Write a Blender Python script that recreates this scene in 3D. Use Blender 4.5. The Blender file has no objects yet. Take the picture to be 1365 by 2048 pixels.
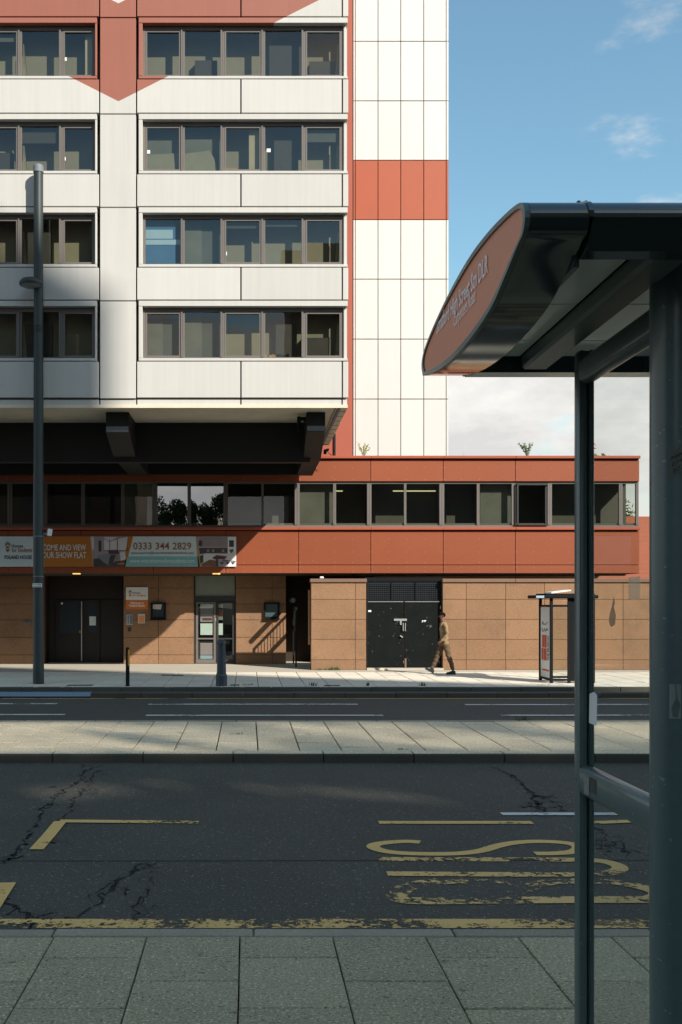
import bpy, bmesh, math, random
from mathutils import Vector, Matrix, Euler
R = math.radians
random.seed(11)
SC = bpy.context.scene
COL = SC.collection

# ------------------------------------------------------------------ camera, sky, sun, exposure
CH = 2.13            # eye height
FP = 2000.0          # focal length in photo pixels
VX, VY = 495.0, 1205.0
cam = bpy.data.cameras.new('camera')
cam.sensor_fit = 'HORIZONTAL'
cam.sensor_width = 36.0
cam.lens = 36.0 * FP / 1365.0
cam.shift_x = (682.5 - VX) / 1365.0
cam.shift_y = (VY - 1024.0) / 1365.0
cam.clip_start = 0.05
cam.clip_end = 3000
camo = bpy.data.objects.new('camera', cam)
camo.location = (0, 0, CH)
camo.rotation_euler = (R(90), 0, 0)
COL.objects.link(camo)
SC.camera = camo

SUN = Vector((0.97, -1.12, 1.0)).normalized()      # towards the sun
SKY_STRENGTH = 0.088
w = bpy.data.worlds.new('World')
SC.world = w
w.use_nodes = True
nt = w.node_tree
nt.nodes.clear()
def WN(t): return nt.nodes.new(t)
wo = WN('ShaderNodeOutputWorld'); bg = WN('ShaderNodeBackground')
bg.inputs['Strength'].default_value = SKY_STRENGTH
sky = WN('ShaderNodeTexSky'); sky.sky_type = 'NISHITA'; sky.sun_disc = False
sky.sun_elevation = math.asin(SUN.z)
sky.sun_rotation = math.atan2(SUN.x, SUN.y)
sky.altitude = 0; sky.air_density = 1.3; sky.dust_density = 0.6; sky.ozone_density = 2.0
tc = WN('ShaderNodeTexCoord')
mp = WN('ShaderNodeMapping'); mp.inputs['Scale'].default_value = (1.0, 1.0, 2.4)
mp.inputs['Location'].default_value = (2.3, 1.4, 0.1)
n1 = WN('ShaderNodeTexNoise'); n1.inputs['Scale'].default_value = 3.4; n1.inputs['Detail'].default_value = 9; n1.inputs['Roughness'].default_value = 0.56
n2 = WN('ShaderNodeTexNoise'); n2.inputs['Scale'].default_value = 7.0; n2.inputs['Detail'].default_value = 8; n2.inputs['Roughness'].default_value = 0.6
sx = WN('ShaderNodeSeparateXYZ')
nt.links.new(tc.outputs['Generated'], mp.inputs['Vector'])
nt.links.new(mp.outputs['Vector'], n1.inputs['Vector'])
nt.links.new(mp.outputs['Vector'], n2.inputs['Vector'])
nt.links.new(tc.outputs['Generated'], sx.inputs['Vector'])
el = WN('ShaderNodeMapRange')      # more cloud low down, open blue higher up
el.inputs['From Min'].default_value = 0.265; el.inputs['From Max'].default_value = 0.335
el.inputs['To Min'].default_value = 0.16; el.inputs['To Max'].default_value = -0.098
nt.links.new(sx.outputs['Z'], el.inputs['Value'])
bk = WN('ShaderNodeMapRange')      # the cloud bank stands higher on the side behind the viewer
bk.inputs['From Min'].default_value = 0.2; bk.inputs['From Max'].default_value = -0.5; bk.inputs['To Min'].default_value = 0.0; bk.inputs['To Max'].default_value = 0.055
nt.links.new(sx.outputs['Y'], bk.inputs['Value'])
a0 = WN('ShaderNodeMath'); a0.operation = 'ADD'
nt.links.new(el.outputs['Result'], a0.inputs[0]); nt.links.new(bk.outputs['Result'], a0.inputs[1])
ad = WN('ShaderNodeMath'); ad.operation = 'ADD'
nt.links.new(n1.outputs['Fac'], ad.inputs[0]); nt.links.new(a0.outputs[0], ad.inputs[1])
cr = WN('ShaderNodeMapRange'); cr.interpolation_type = 'SMOOTHSTEP'
cr.inputs['From Min'].default_value = 0.50; cr.inputs['From Max'].default_value = 0.62
nt.links.new(ad.outputs[0], cr.inputs['Value'])
cc = WN('ShaderNodeMixRGB')        # grey undersides to white tops
cc.inputs['Color1'].default_value = (5.9, 5.85, 5.75, 1); cc.inputs['Color2'].default_value = (8.0, 7.8, 7.4, 1)
cs = WN('ShaderNodeMapRange'); cs.inputs['From Min'].default_value = 0.38; cs.inputs['From Max'].default_value = 0.62
nt.links.new(n2.outputs['Fac'], cs.inputs['Value']); nt.links.new(cs.outputs['Result'], cc.inputs['Fac'])
hs = WN('ShaderNodeMixRGB'); hs.blend_type = 'MULTIPLY'; hs.inputs['Fac'].default_value = 1.0; hs.inputs['Color2'].default_value = (1.24, 1.50, 1.40, 1)
nt.links.new(sky.outputs['Color'], hs.inputs['Color1'])
mx = WN('ShaderNodeMixRGB')
nt.links.new(cr.outputs['Result'], mx.inputs['Fac'])
nt.links.new(hs.outputs['Color'], mx.inputs['Color1']); nt.links.new(cc.outputs['Color'], mx.inputs['Color2'])
nt.links.new(mx.outputs['Color'], bg.inputs['Color'])
nt.links.new(bg.outputs[0], wo.inputs['Surface'])

sl = bpy.data.lights.new('sun', 'SUN'); sl.energy = 5.0; sl.angle = R(0.55); sl.color = (1.0, 0.945, 0.86)
so = bpy.data.objects.new('sun', sl); COL.objects.link(so)
so.rotation_euler = SUN.to_track_quat('Z', 'Y').to_euler(); so.location = (40, -50, 60)

vs = SC.view_settings
vs.view_transform = 'Standard'; vs.look = 'None'; vs.gamma = 1.0; vs.use_curve_mapping = False
vs.exposure = 0.53
SC.cycles.max_bounces = 8; SC.cycles.transparent_max_bounces = 16

# ------------------------------------------------------------------ helpers
def X(px, Y): return (px - VX) * Y / FP
def Z(py, Y): return CH - (py - VY) * Y / FP
def GY(py, z=0.0): return (CH - z) * FP / (py - VY)

WLOC = {}
class MB:
    def __init__(s): s.v = []; s.f = []; s.m = []
    def face(s, pts, mi=0):
        k = len(s.v); s.v += [tuple(p) for p in pts]; s.f.append(tuple(range(k, k + len(pts)))); s.m.append(mi); return s
    def box(s, x0, x1, y0, y1, z0, z1, mi=0):
        k = len(s.v)
        s.v += [(x0, y0, z0), (x1, y0, z0), (x1, y1, z0), (x0, y1, z0), (x0, y0, z1), (x1, y0, z1), (x1, y1, z1), (x0, y1, z1)]
        for q in ((0, 1, 5, 4), (1, 2, 6, 5), (2, 3, 7, 6), (3, 0, 4, 7), (4, 5, 6, 7), (3, 2, 1, 0)):
            s.f.append(tuple(k + i for i in q)); s.m.append(mi)
        return s
    def bm(s, b, mi=0):
        b.verts.index_update(); k = len(s.v); s.v += [tuple(v.co) for v in b.verts]
        for f in b.faces: s.f.append(tuple(k + v.index for v in f.verts)); s.m.append(mi)
        b.free(); return s
    def cbox(s, x0, x1, y0, y1, z0, z1, c=0.01, mi=0, seg=1):
        b = bmesh.new(); bmesh.ops.create_cube(b, size=1)
        for v in b.verts:
            v.co = Vector(((x0 + x1) / 2 + v.co.x * (x1 - x0), (y0 + y1) / 2 + v.co.y * (y1 - y0), (z0 + z1) / 2 + v.co.z * (z1 - z0)))
        bmesh.ops.bevel(b, geom=list(b.edges), offset=c, segments=seg, affect='EDGES', profile=0.5)
        return s.bm(b, mi)
    def lathe(s, cx, cy, prof, n=16, mi=0, cap=True, rot=0.0):
        k = len(s.v)
        for r, z in prof:
            for i in range(n):
                a = 2 * math.pi * i / n + rot; s.v.append((cx + r * math.cos(a), cy + r * math.sin(a), z))
        for j in range(len(prof) - 1):
            for i in range(n):
                a = k + j * n + i; b_ = k + j * n + (i + 1) % n
                s.f.append((a, b_, b_ + n, a + n)); s.m.append(mi)
        if cap:
            s.f.append(tuple(k + i for i in range(n))[::-1]); s.m.append(mi)
            s.f.append(tuple(k + (len(prof) - 1) * n + i for i in range(n))); s.m.append(mi)
        return s
    def tube(s, pts, rads, n=8, mi=0):
        pts = [Vector(p) for p in pts]
        if not isinstance(rads, (list, tuple)): rads = [rads] * len(pts)
        k = len(s.v)
        for j, p in enumerate(pts):
            d = (pts[min(j + 1, len(pts) - 1)] - pts[max(j - 1, 0)]).normalized()
            u = d.cross(Vector((0, 0, 1)) if abs(d.z) < .9 else Vector((1, 0, 0))).normalized(); t = d.cross(u)
            for i in range(n):
                a = 2 * math.pi * i / n; s.v.append(tuple(p + (u * math.cos(a) + t * math.sin(a)) * rads[j]))
        for j in range(len(pts) - 1):
            for i in range(n):
                a = k + j * n + i; b_ = k + j * n + (i + 1) % n
                s.f.append((a, b_, b_ + n, a + n)); s.m.append(mi)
        s.f.append(tuple(k + i for i in range(n))[::-1]); s.m.append(mi)
        s.f.append(tuple(k + (len(pts) - 1) * n + i for i in range(n))); s.m.append(mi)
        return s
    def prism(s, poly, axis, a0, a1, mi=0, smooth=False):
        """extrude a 2-D polygon along axis 'x' (poly=(y,z)), 'y' (poly=(x,z)) or 'z' (poly=(x,y))"""
        f3 = {'x': lambda p, a: (a, p[0], p[1]), 'y': lambda p, a: (p[0], a, p[1]), 'z': lambda p, a: (p[0], p[1], a)}[axis]
        k = len(s.v); n = len(poly)
        s.v += [f3(p, a0) for p in poly] + [f3(p, a1) for p in poly]
        s.f.append(tuple(range(k, k + n))); s.f.append(tuple(range(k + n, k + 2 * n))[::-1]); s.m += [mi, mi]
        for i in range(n):
            j = (i + 1) % n; s.f.append((k + i, k + n + i, k + n + j, k + j)); s.m.append(mi)
        return s
    def mesh(s, name, mats, smooth=False, fix=True):
        me = bpy.data.meshes.new(name); me.from_pydata(s.v, [], s.f)
        for m_ in (mats if isinstance(mats, (list, tuple)) else [mats]): me.materials.append(m_)
        me.polygons.foreach_set('material_index', s.m)
        if fix and len(s.f) > 1:
            b = bmesh.new(); b.from_mesh(me); bmesh.ops.recalc_face_normals(b, faces=b.faces); b.to_mesh(me); b.free()
        if smooth:
            me.polygons.foreach_set('use_smooth', [True] * len(me.polygons))
            try: me.set_sharp_from_angle(angle=R(40))
            except Exception: pass
        me.update(); return me

def link(name, data, parent=None, loc=(0, 0, 0), rot=None, label=None, cat=None, group=None, kind=None):
    o = bpy.data.objects.new(name, data); COL.objects.link(o)
    wl = Vector(loc); WLOC[o.name] = wl
    if parent is not None:
        o.parent = parent; o.location = wl - WLOC[parent.name]
    else: o.location = wl
    if rot is not None: o.rotation_euler = rot
    if label: o['label'] = label
    if cat: o['category'] = cat
    if group: o['group'] = group
    if kind: o['kind'] = kind
    return o
def obj(name, mb, mats, parent=None, smooth=False, fix=True, **k):
    return link(name, mb.mesh(name, mats, smooth, fix), parent, **k)
def thing(name, label, cat, loc=(0, 0, 0), group=None):
    return link(name, None, None, loc, None, label, cat, group)

# ------------------------------------------------------------------ materials
def mat(name, col, rough=0.7, var=0.10, vs_=1.5, var2=0.0, vs2=40, objr=0.0, bump=0.0, bs=60, metal=0.0, spec=0.4, streak=0.0,
        specks=None, dirt=0.0, coat=0.0, emit=None):
    m = bpy.data.materials.new(name); m.use_nodes = True; t = m.node_tree; N = t.nodes; L = t.links
    p = N['Principled BSDF']
    p.inputs['Roughness'].default_value = rough; p.inputs['Metallic'].default_value = metal
    p.inputs['Specular IOR Level'].default_value = spec
    if coat: p.inputs['Coat Weight'].default_value = coat; p.inputs['Coat Roughness'].default_value = 0.08
    g = N.new('ShaderNodeNewGeometry')
    def noise(scale, detail=4, vec=None, rgh=0.6):
        n = N.new('ShaderNodeTexNoise'); n.inputs['Scale'].default_value = scale; n.inputs['Detail'].default_value = detail
        n.inputs['Roughness'].default_value = rgh
        L.new(vec or g.outputs['Position'], n.inputs['Vector']); return n.outputs['Fac']
    def math_(op, a, b):
        n = N.new('ShaderNodeMath'); n.operation = op
        for i, q in enumerate((a, b)):
            if isinstance(q, (int, float)): n.inputs[i].default_value = q
            else: L.new(q, n.inputs[i])
        return n.outputs[0]
    val = None
    def add(o):
        nonlocal val
        val = o if val is None else math_('ADD', val, o)
    def centred(f, amp): return math_('MULTIPLY', math_('SUBTRACT', f, 0.5), amp * 2.6)
    if var: add(centred(noise(vs_, 6), var))
    if var2: add(centred(noise(vs2, 2), var2))
    if streak:
        mpn = N.new('ShaderNodeMapping'); mpn.inputs['Scale'].default_value = (9, 9, 0.35)
        L.new(g.outputs['Position'], mpn.inputs['Vector']); add(centred(noise(1.0, 5, mpn.outputs['Vector']), streak))
    if objr:
        oi = N.new('ShaderNodeObjectInfo'); add(math_('MULTIPLY', math_('SUBTRACT', oi.outputs['Random'], 0.5), objr * 2))
    for (sc_, th, amp) in (specks or []):
        n = noise(sc_, 1); r = N.new('ShaderNodeMapRange'); r.inputs['From Min'].default_value = th; r.inputs['From Max'].default_value = th + 0.04
        r.inputs['To Max'].default_value = amp; L.new(n, r.inputs['Value']); add(r.outputs['Result'])
    h = N.new('ShaderNodeHueSaturation'); h.inputs['Color'].default_value = (*col, 1)
    if val is not None: L.new(math_('ADD', val, 1.0), h.inputs['Value'])
    out = h.outputs['Color']
    if dirt:
        n = noise(0.9, 8, None, 0.7); r = N.new('ShaderNodeMapRange'); r.inputs['From Min'].default_value = 0.5; r.inputs['From Max'].default_value = 0.75
        r.inputs['To Max'].default_value = dirt; L.new(n, r.inputs['Value'])
        mxn = N.new('ShaderNodeMixRGB'); mxn.inputs['Color2'].default_value = (0.05, 0.045, 0.035, 1)
        L.new(r.outputs['Result'], mxn.inputs['Fac']); L.new(out, mxn.inputs['Color1']); out = mxn.outputs['Color']
    L.new(out, p.inputs['Base Color'])
    if bump:
        b = N.new('ShaderNodeBump'); b.inputs['Strength'].default_value = bump; b.inputs['Distance'].default_value = 0.01
        L.new(noise(bs, 4), b.inputs['Height']); L.new(b.outputs['Normal'], p.inputs['Normal'])
    if emit:
        p.inputs['Emission Color'].default_value = (*emit[:3], 1); p.inputs['Emission Strength'].default_value = emit[3]
    m['out'] = 0
    return m

TY = 26.4            # plane of the tower front
def mat_facade():
    m = mat('white_and_red_panel_paint', (0.50, 0.482, 0.445), 0.55, 0.035, 0.8, 0.02, 30, 0.05, 0.05, 40, streak=0.07)
    t = m.node_tree; N = t.nodes; L = t.links; p = N['Principled BSDF']
    base = p.inputs['Base Color'].links[0].from_socket
    hue = base.node
    g = N.new('ShaderNodeNewGeometry'); s = N.new('ShaderNodeSeparateXYZ'); L.new(g.outputs['Position'], s.inputs[0])
    def M(op, a, b=0.0):
        n = N.new('ShaderNodeMath'); n.operation = op
        for i, q in enumerate((a, b)):
            if isinstance(q, (int, float)): n.inputs[i].default_value = q
            else: L.new(q, n.inputs[i])
        return n.outputs[0]
    zz = M('SUBTRACT', s.outputs['Z'], M('MULTIPLY', M('ABSOLUTE', M('SUBTRACT', s.outputs['X'], X(237, TY))), 0.505))
    lo = M('GREATER_THAN', zz, Z(202, TY)); hi = M('LESS_THAN', zz, Z(6, TY)); fac = M('MULTIPLY', lo, hi)
    mxn = N.new('ShaderNodeMixRGB'); mxn.blend_type = 'MIX'
    mxn.inputs['Color1'].default_value = (0.50, 0.482, 0.445, 1); mxn.inputs['Color2'].default_value = (0.29, 0.10, 0.066, 1)
    L.new(fac, mxn.inputs['Fac']); L.new(mxn.outputs['Color'], hue.inputs['Color'])
    return m

def mat_glass(name, tint=(0.62, 0.66, 0.62), ior=1.6, boost=1.0):
    m = bpy.data.materials.new(name); m.use_nodes = True; t = m.node_tree; N = t.nodes; L = t.links; N.clear()
    o = N.new('ShaderNodeOutputMaterial'); mx_ = N.new('ShaderNodeMixShader'); tr = N.new('ShaderNodeBsdfTransparent'); gl = N.new('ShaderNodeBsdfGlossy')
    lw = N.new('ShaderNodeLayerWeight'); lw.inputs['Blend'].default_value = 0.5
    pw = N.new('ShaderNodeMath'); pw.operation = 'POWER'; pw.inputs[1].default_value = 5.0; L.new(lw.outputs['Facing'], pw.inputs[0])
    f0 = ((ior - 1) / (ior + 1)) ** 2 * 1.3; fr = N.new('ShaderNodeMath'); fr.operation = 'MULTIPLY_ADD'; fr.inputs[1].default_value = 1 - f0; fr.inputs[2].default_value = f0; L.new(pw.outputs[0], fr.inputs[0])
    tr.inputs['Color'].default_value = (*tint, 1); gl.inputs['Roughness'].default_value = 0.0; gl.inputs['Color'].default_value = (0.95, 0.97, 1, 1)
    mu = N.new('ShaderNodeMath'); mu.operation = 'MULTIPLY'; mu.inputs[1].default_value = boost; mu.use_clamp = True
    n = N.new('ShaderNodeTexNoise'); n.inputs['Scale'].default_value = 0.9; n.inputs['Detail'].default_value = 1
    g = N.new('ShaderNodeNewGeometry'); L.new(g.outputs['Position'], n.inputs['Vector'])
    b = N.new('ShaderNodeBump'); b.inputs['Strength'].default_value = 0.12; b.inputs['Distance'].default_value = 0.01
    L.new(n.outputs['Fac'], b.inputs['Height']); L.new(b.outputs['Normal'], gl.inputs['Normal'])
    L.new(fr.outputs[0], mu.inputs[0]); L.new(mu.outputs[0], mx_.inputs['Fac']); L.new(tr.outputs[0], mx_.inputs[1]); L.new(gl.outputs[0], mx_.inputs[2])
    L.new(mx_.outputs[0], o.inputs['Surface'])
    return m

def mat_worn(name, col, wear, scale=18.0):
    """road paint: worn through to the asphalt where the noise is high"""
    m = mat(name, col, 0.75, 0.16, 2.5, 0.16, 60)
    t = m.node_tree; N = t.nodes; L = t.links; p = N['Principled BSDF']; o = [n for n in N if n.type == 'OUTPUT_MATERIAL'][0]
    g = N.new('ShaderNodeNewGeometry')
    a = N.new('ShaderNodeTexNoise'); a.inputs['Scale'].default_value = scale; a.inputs['Detail'].default_value = 5; a.inputs['Roughness'].default_value = 0.75
    c = N.new('ShaderNodeTexNoise'); c.inputs['Scale'].default_value = 1.3; c.inputs['Detail'].default_value = 2
    L.new(g.outputs['Position'], a.inputs['Vector']); L.new(g.outputs['Position'], c.inputs['Vector'])
    s = N.new('ShaderNodeMath'); s.operation = 'MULTIPLY_ADD'; s.inputs[1].default_value = 0.95; L.new(c.outputs['Fac'], s.inputs[0]); L.new(a.outputs['Fac'], s.inputs[2])
    r = N.new('ShaderNodeMapRange'); th = 1.385 - wear
    r.inputs['From Min'].default_value = th; r.inputs['From Max'].default_value = th + 0.05; L.new(s.outputs[0], r.inputs['Value'])
    tr = N.new('ShaderNodeBsdfTransparent'); mx_ = N.new('ShaderNodeMixShader')
    L.new(r.outputs['Result'], mx_.inputs['Fac']); L.new(p.outputs[0], mx_.inputs[1]); L.new(tr.outputs[0], mx_.inputs[2]); L.new(mx_.outputs[0], o.inputs['Surface'])
    return m

M = {}
M['facade'] = mat_facade()
M['clad'] = mat('white_cladding', (0.575, 0.563, 0.53), 0.4, 0.02, 0.6, 0.01, 20, 0.03, streak=0.035)
M['clad_joint'] = mat('cladding_joint', (0.30, 0.20, 0.10), 0.8)
M['orange'] = mat('orange_cladding', (0.345, 0.076, 0.030), 0.5, 0.05, 0.8, 0.03, 20, 0.06)
M['redwall'] = mat('red_render', (0.34, 0.085, 0.050), 0.7, 0.08, 0.7, 0.03, 20)
M['fascia'] = mat('brick_red_panel', (0.240, 0.055, 0.0165), 0.55, 0.10, 0.9, 0.05, 30, 0.06, 0.03, 40, dirt=0.10, specks=[(9, 0.70, 0.25)])
M['trim'] = mat('brick_red_trim', (0.33, 0.075, 0.035), 0.45, 0.05, 1.0, 0.0, 10, 0.03)
M['rivet'] = mat('bare_rivet', (0.42, 0.30, 0.24), 0.4, 0.0)
M['frame'] = mat('grey_brown_frame', (0.135, 0.118, 0.105), 0.5, 0.08, 2)
M['frame_dark'] = mat('dark_bronze_frame', (0.030, 0.030, 0.028), 0.45, 0.1, 3)
M['glass'] = mat_glass('window_glass', (0.74, 0.77, 0.71), 1.55, 1.0)
M['glass_mirror'] = mat_glass('coated_window_glass', (0.30, 0.32, 0.33), 1.6, 5.0)
M['glass_clear'] = mat_glass('clear_glass', (0.90, 0.93, 0.92), 1.45, 0.9)
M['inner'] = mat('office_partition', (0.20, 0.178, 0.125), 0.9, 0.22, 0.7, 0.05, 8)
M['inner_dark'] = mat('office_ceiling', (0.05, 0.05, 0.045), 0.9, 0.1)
M['curtain'] = mat('beige_curtain', (0.34, 0.29, 0.19), 0.9, 0.1, 4)
M['blind_grey'] = mat('grey_net_blind', (0.115, 0.115, 0.095), 0.9, 0.28, 1.6)  # also imitates cloud reflected in some tower panes
M['blind_pale2'] = mat('collapsed_net', (0.19, 0.175, 0.125), 0.9, 0.14, 3)
M['blind_grey2'] = mat('dim_net_blind', (0.075, 0.08, 0.07), 0.9, 0.3, 1.2)
M['dim'] = mat('dark_furniture', (0.035, 0.03, 0.025), 0.7, 0.2, 4)
M['blind_blue'] = mat('blue_blind', (0.045, 0.12, 0.24), 0.8, 0.15, 1.5)
M['blind_pale'] = mat('pale_blue_blind', (0.30, 0.42, 0.52), 0.8, 0.1, 3)
M['soffit'] = mat('cream_soffit', (0.66, 0.58, 0.44), 0.8, 0.10, 1.0, 0.05, 14, streak=0.0, dirt=0.25)
M['black'] = mat('black_paint', (0.008, 0.009, 0.0095), 0.6, 0.2, 3, 0.1, 20, spec=0.12)
M['steel_dark'] = mat('dark_steel', (0.010, 0.010, 0.010), 0.6, 0.15, 2)
M['plate'] = mat('grey_plate', (0.16, 0.18, 0.20), 0.6, 0.2, 8)
M['brown'] = mat('brown_aggregate', (0.245, 0.139, 0.077), 0.8, 0.13, 0.6, 0.36, 38, 0.07, 0.5, 38, specks=[(30, 0.64, 0.45), (22, 0.66, -0.4)], dirt=0.35, spec=0.2)
M['coping'] = mat('brown_coping', (0.17, 0.10, 0.065), 0.6, 0.12, 1.2, 0.05, 20)
M['joint'] = mat('dark_joint', (0.040, 0.025, 0.016), 0.9)
M['wjoint'] = mat('brown_wall_joint', (0.075, 0.042, 0.024), 0.9)
M['door_black'] = mat('scuffed_black_door', (0.0075, 0.009, 0.009), 0.65, 0.25, 2.5, 0.1, 30, specks=[(7, 0.735, 8.0), (22, 0.74, 10.0)], spec=0.06)
M['mesh'] = mat('grille_bar', (0.022, 0.027, 0.032), 0.6, spec=0.2)
M['wood'] = mat('dark_brown_door', (0.016, 0.010, 0.007), 0.5, 0.15, 3)
M['silver'] = mat('brushed_steel', (0.55, 0.56, 0.55), 0.35, 0.06, 5, metal=0.7)
M['white'] = mat('white_print', (0.72, 0.73, 0.70), 0.6, 0.05, 6)
def mat_translucent(name, col):
    m = mat(name, col, 0.9, 0.2, 30); t = m.node_tree; p = t.nodes['Principled BSDF']; o = [n for n in t.nodes if n.type == 'OUTPUT_MATERIAL'][0]
    tl = t.nodes.new('ShaderNodeBsdfTranslucent'); tl.inputs['Color'].default_value = (*col, 1); x_ = t.nodes.new('ShaderNodeMixShader'); x_.inputs['Fac'].default_value = 0.6
    t.links.new(p.outputs[0], x_.inputs[1]); t.links.new(tl.outputs[0], x_.inputs[2]); tr = t.nodes.new('ShaderNodeBsdfTransparent'); tr.inputs['Color'].default_value = (*col, 1); y_ = t.nodes.new('ShaderNodeMixShader'); y_.inputs['Fac'].default_value = 0.5
    t.links.new(x_.outputs[0], y_.inputs[1]); t.links.new(tr.outputs[0], y_.inputs[2]); t.links.new(y_.outputs[0], o.inputs['Surface']); return m
M['paper_thin'] = mat_translucent('thin_sticker_paper', (0.85, 0.80, 0.66))
M['glue'] = mat_translucent('grey_glue', (0.42, 0.38, 0.31))
M['paper'] = mat('weathered_paper', (0.52, 0.50, 0.42), 0.85, 0.2, 20)
M['ink'] = mat('black_print', (0.03, 0.03, 0.035), 0.7, 0)
M['ink_orange'] = mat('orange_print', (0.45, 0.16, 0.02), 0.6, 0.06, 5)
M['ink_brown'] = mat('brown_print', (0.30, 0.10, 0.02), 0.6, 0)
M['ink_grey'] = mat('grey_print', (0.20, 0.21, 0.22), 0.6, 0)
M['ink_red'] = mat('red_print', (0.55, 0.09, 0.035), 0.6, 0.08, 14)
M['teal'] = mat('teal_print', (0.20, 0.43, 0.42), 0.6, 0.05, 4)
M['pale'] = mat('pale_blue_white_print', (0.60, 0.68, 0.68), 0.6, 0.07, 2.2)
M['pink'] = mat('photo_wall', (0.34, 0.28, 0.30), 0.6, 0.1, 4)
M['pink_d'] = mat('photo_dark', (0.06, 0.05, 0.05), 0.6, 0.2, 6)
M['pink_l'] = mat('photo_light', (0.62, 0.58, 0.57), 0.6, 0.1, 6)
M['plum'] = mat('photo_plum', (0.10, 0.045, 0.05), 0.6, 0.2, 9)
M['floor_p'] = mat('photo_floor', (0.16, 0.09, 0.05), 0.6, 0.2, 9)
M['asphalt'] = mat('asphalt', (0.054, 0.049, 0.036), 0.85, 0.26, 0.7, 0.55, 42, 0, 1.0, 50, specks=[(60, 0.64, 1.4), (38, 0.69, 3.2), (24, 0.735, 5.0)], dirt=0.45)
M['asphalt2'] = mat('smooth_asphalt', (0.064, 0.058, 0.045), 0.85, 0.14, 0.35, 0.34, 30, 0, 0.6, 45, specks=[(30, 0.70, 1.0)])
M['crack'] = mat('open_crack', (0.006, 0.006, 0.006), 1.0, 0)
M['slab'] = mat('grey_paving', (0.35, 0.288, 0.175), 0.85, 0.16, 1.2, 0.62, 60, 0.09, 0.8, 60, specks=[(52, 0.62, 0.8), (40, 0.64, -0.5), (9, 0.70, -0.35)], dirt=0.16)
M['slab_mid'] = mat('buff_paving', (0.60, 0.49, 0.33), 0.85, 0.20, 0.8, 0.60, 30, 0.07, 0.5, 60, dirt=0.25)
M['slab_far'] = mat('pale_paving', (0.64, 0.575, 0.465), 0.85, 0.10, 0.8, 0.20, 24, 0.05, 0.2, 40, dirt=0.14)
M['concrete'] = mat('pale_concrete', (0.42, 0.375, 0.30), 0.85, 0.05, 0.8, 0.04, 30, dirt=0.08)
M['kerb'] = mat('granite_kerb', (0.29, 0.243, 0.172), 0.8, 0.14, 1.5, 0.35, 50, 0.10, 0.4, 70, dirt=0.2)
M['kerb_dark'] = mat('dirty_kerb', (0.075, 0.068, 0.052), 0.85, 0.2, 1.2, 0.2, 60, 0.10, 0.4, 60)  # dark kerb tone, set under paler tops on the median
M['base'] = mat('joint_sand', (0.030, 0.030, 0.024), 0.95)
M['yellow'] = mat_worn('yellow_road_paint', (0.66, 0.40, 0.125), 0.345, 20)
M['yellow_worn'] = mat_worn('worn_yellow_road_paint', (0.64, 0.39, 0.13), 0.405, 17)
M['yellow_gone'] = mat_worn('mostly_gone_yellow_paint', (0.62, 0.39, 0.14), 0.475, 15)
M['yellow_solid'] = mat_worn('fresher_yellow_road_paint', (0.66, 0.40, 0.125), 0.26, 20)
M['white_road'] = mat_worn('white_road_paint', (0.55, 0.52, 0.47), 0.34, 16)
M['cycle'] = mat('blue_cycle_lane', (0.17, 0.25, 0.32), 0.8, 0.12, 1.0, 0.1, 30)
M['shelter'] = mat('grey_green_powder_coat', (0.090, 0.135, 0.132), 0.36, 0.14, 2.0, 0.07, 40, coat=0.15, dirt=0.30, streak=0.10, specks=[(60, 0.72, 0.8)])
M['shelter_dk'] = mat('dark_green_gloss', (0.018, 0.029, 0.027), 0.10, 0.1, 2.0, coat=0.6, spec=0.6)
M['soffit_sh'] = mat('grey_ceiling_panel', (0.74, 0.76, 0.70), 0.22, 0.15, 1.5, 0, 40, coat=0.2)
M['sign_red'] = mat('terracotta_sign', (0.86, 0.29, 0.14), 0.5, 0.03, 2.0, 0.02, 40)
M['sign_txt'] = mat('pale_sign_lettering', (0.95, 0.90, 0.84), 0.5, 0)
M['lamp'] = mat('dark_green_column', (0.026, 0.037, 0.035), 0.5, 0.18, 1.2, 0.08, 30)
M['lampglass'] = mat('lamp_lens', (0.28, 0.31, 0.30), 0.15, 0.15, 20)
M['boll_y'] = mat('yellow_reflective_band', (0.60, 0.30, 0.03), 0.5, 0.05)
M['boll_g'] = mat('slate_blue_bollard', (0.050, 0.062, 0.075), 0.5, 0.15, 4)
M['leaf'] = mat('leaf_green', (0.070, 0.105, 0.030), 0.7, 0.35, 3, objr=0.1)
M['leaf_dk'] = mat('dark_leaf', (0.035, 0.055, 0.022), 0.7, 0.4, 1.2)
M['leaf_pale'] = mat('pale_leaf', (0.30, 0.30, 0.13), 0.7, 0.25, 6)
M['leaf_red'] = mat('reddish_leaf', (0.28, 0.12, 0.07), 0.7, 0.3, 2)
M['bark'] = mat('bark', (0.06, 0.045, 0.03), 0.9, 0.25, 6)
M['skin'] = mat('brown_skin', (0.14, 0.062, 0.036), 0.5, 0.08, 20)
M['sweater'] = mat('tan_knit', (0.24, 0.165, 0.088), 0.9, 0.14, 9, 0.1, 90, 0, 0.3, 90)
M['trouser'] = mat('brown_cotton', (0.105, 0.066, 0.033), 0.9, 0.18, 9, 0.08, 90, 0, 0.3, 60)
M['hair'] = mat('black_hair', (0.005, 0.0045, 0.0045), 0.95, 0.1, 30, spec=0.1)
M['shoe'] = mat('dark_shoe', (0.018, 0.021, 0.024), 0.5, 0.2, 20)
M['apt'] = mat('apartment_concrete', (0.17, 0.165, 0.155), 0.8, 0.1, 0.3)
M['apt_glass'] = mat('apartment_window', (0.03, 0.04, 0.05), 0.15, 0.1, 0.5)
M['tile'] = mat('clay_roof_tile', (0.34, 0.11, 0.06), 0.8, 0.12, 1.5, 0.08, 20)
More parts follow.
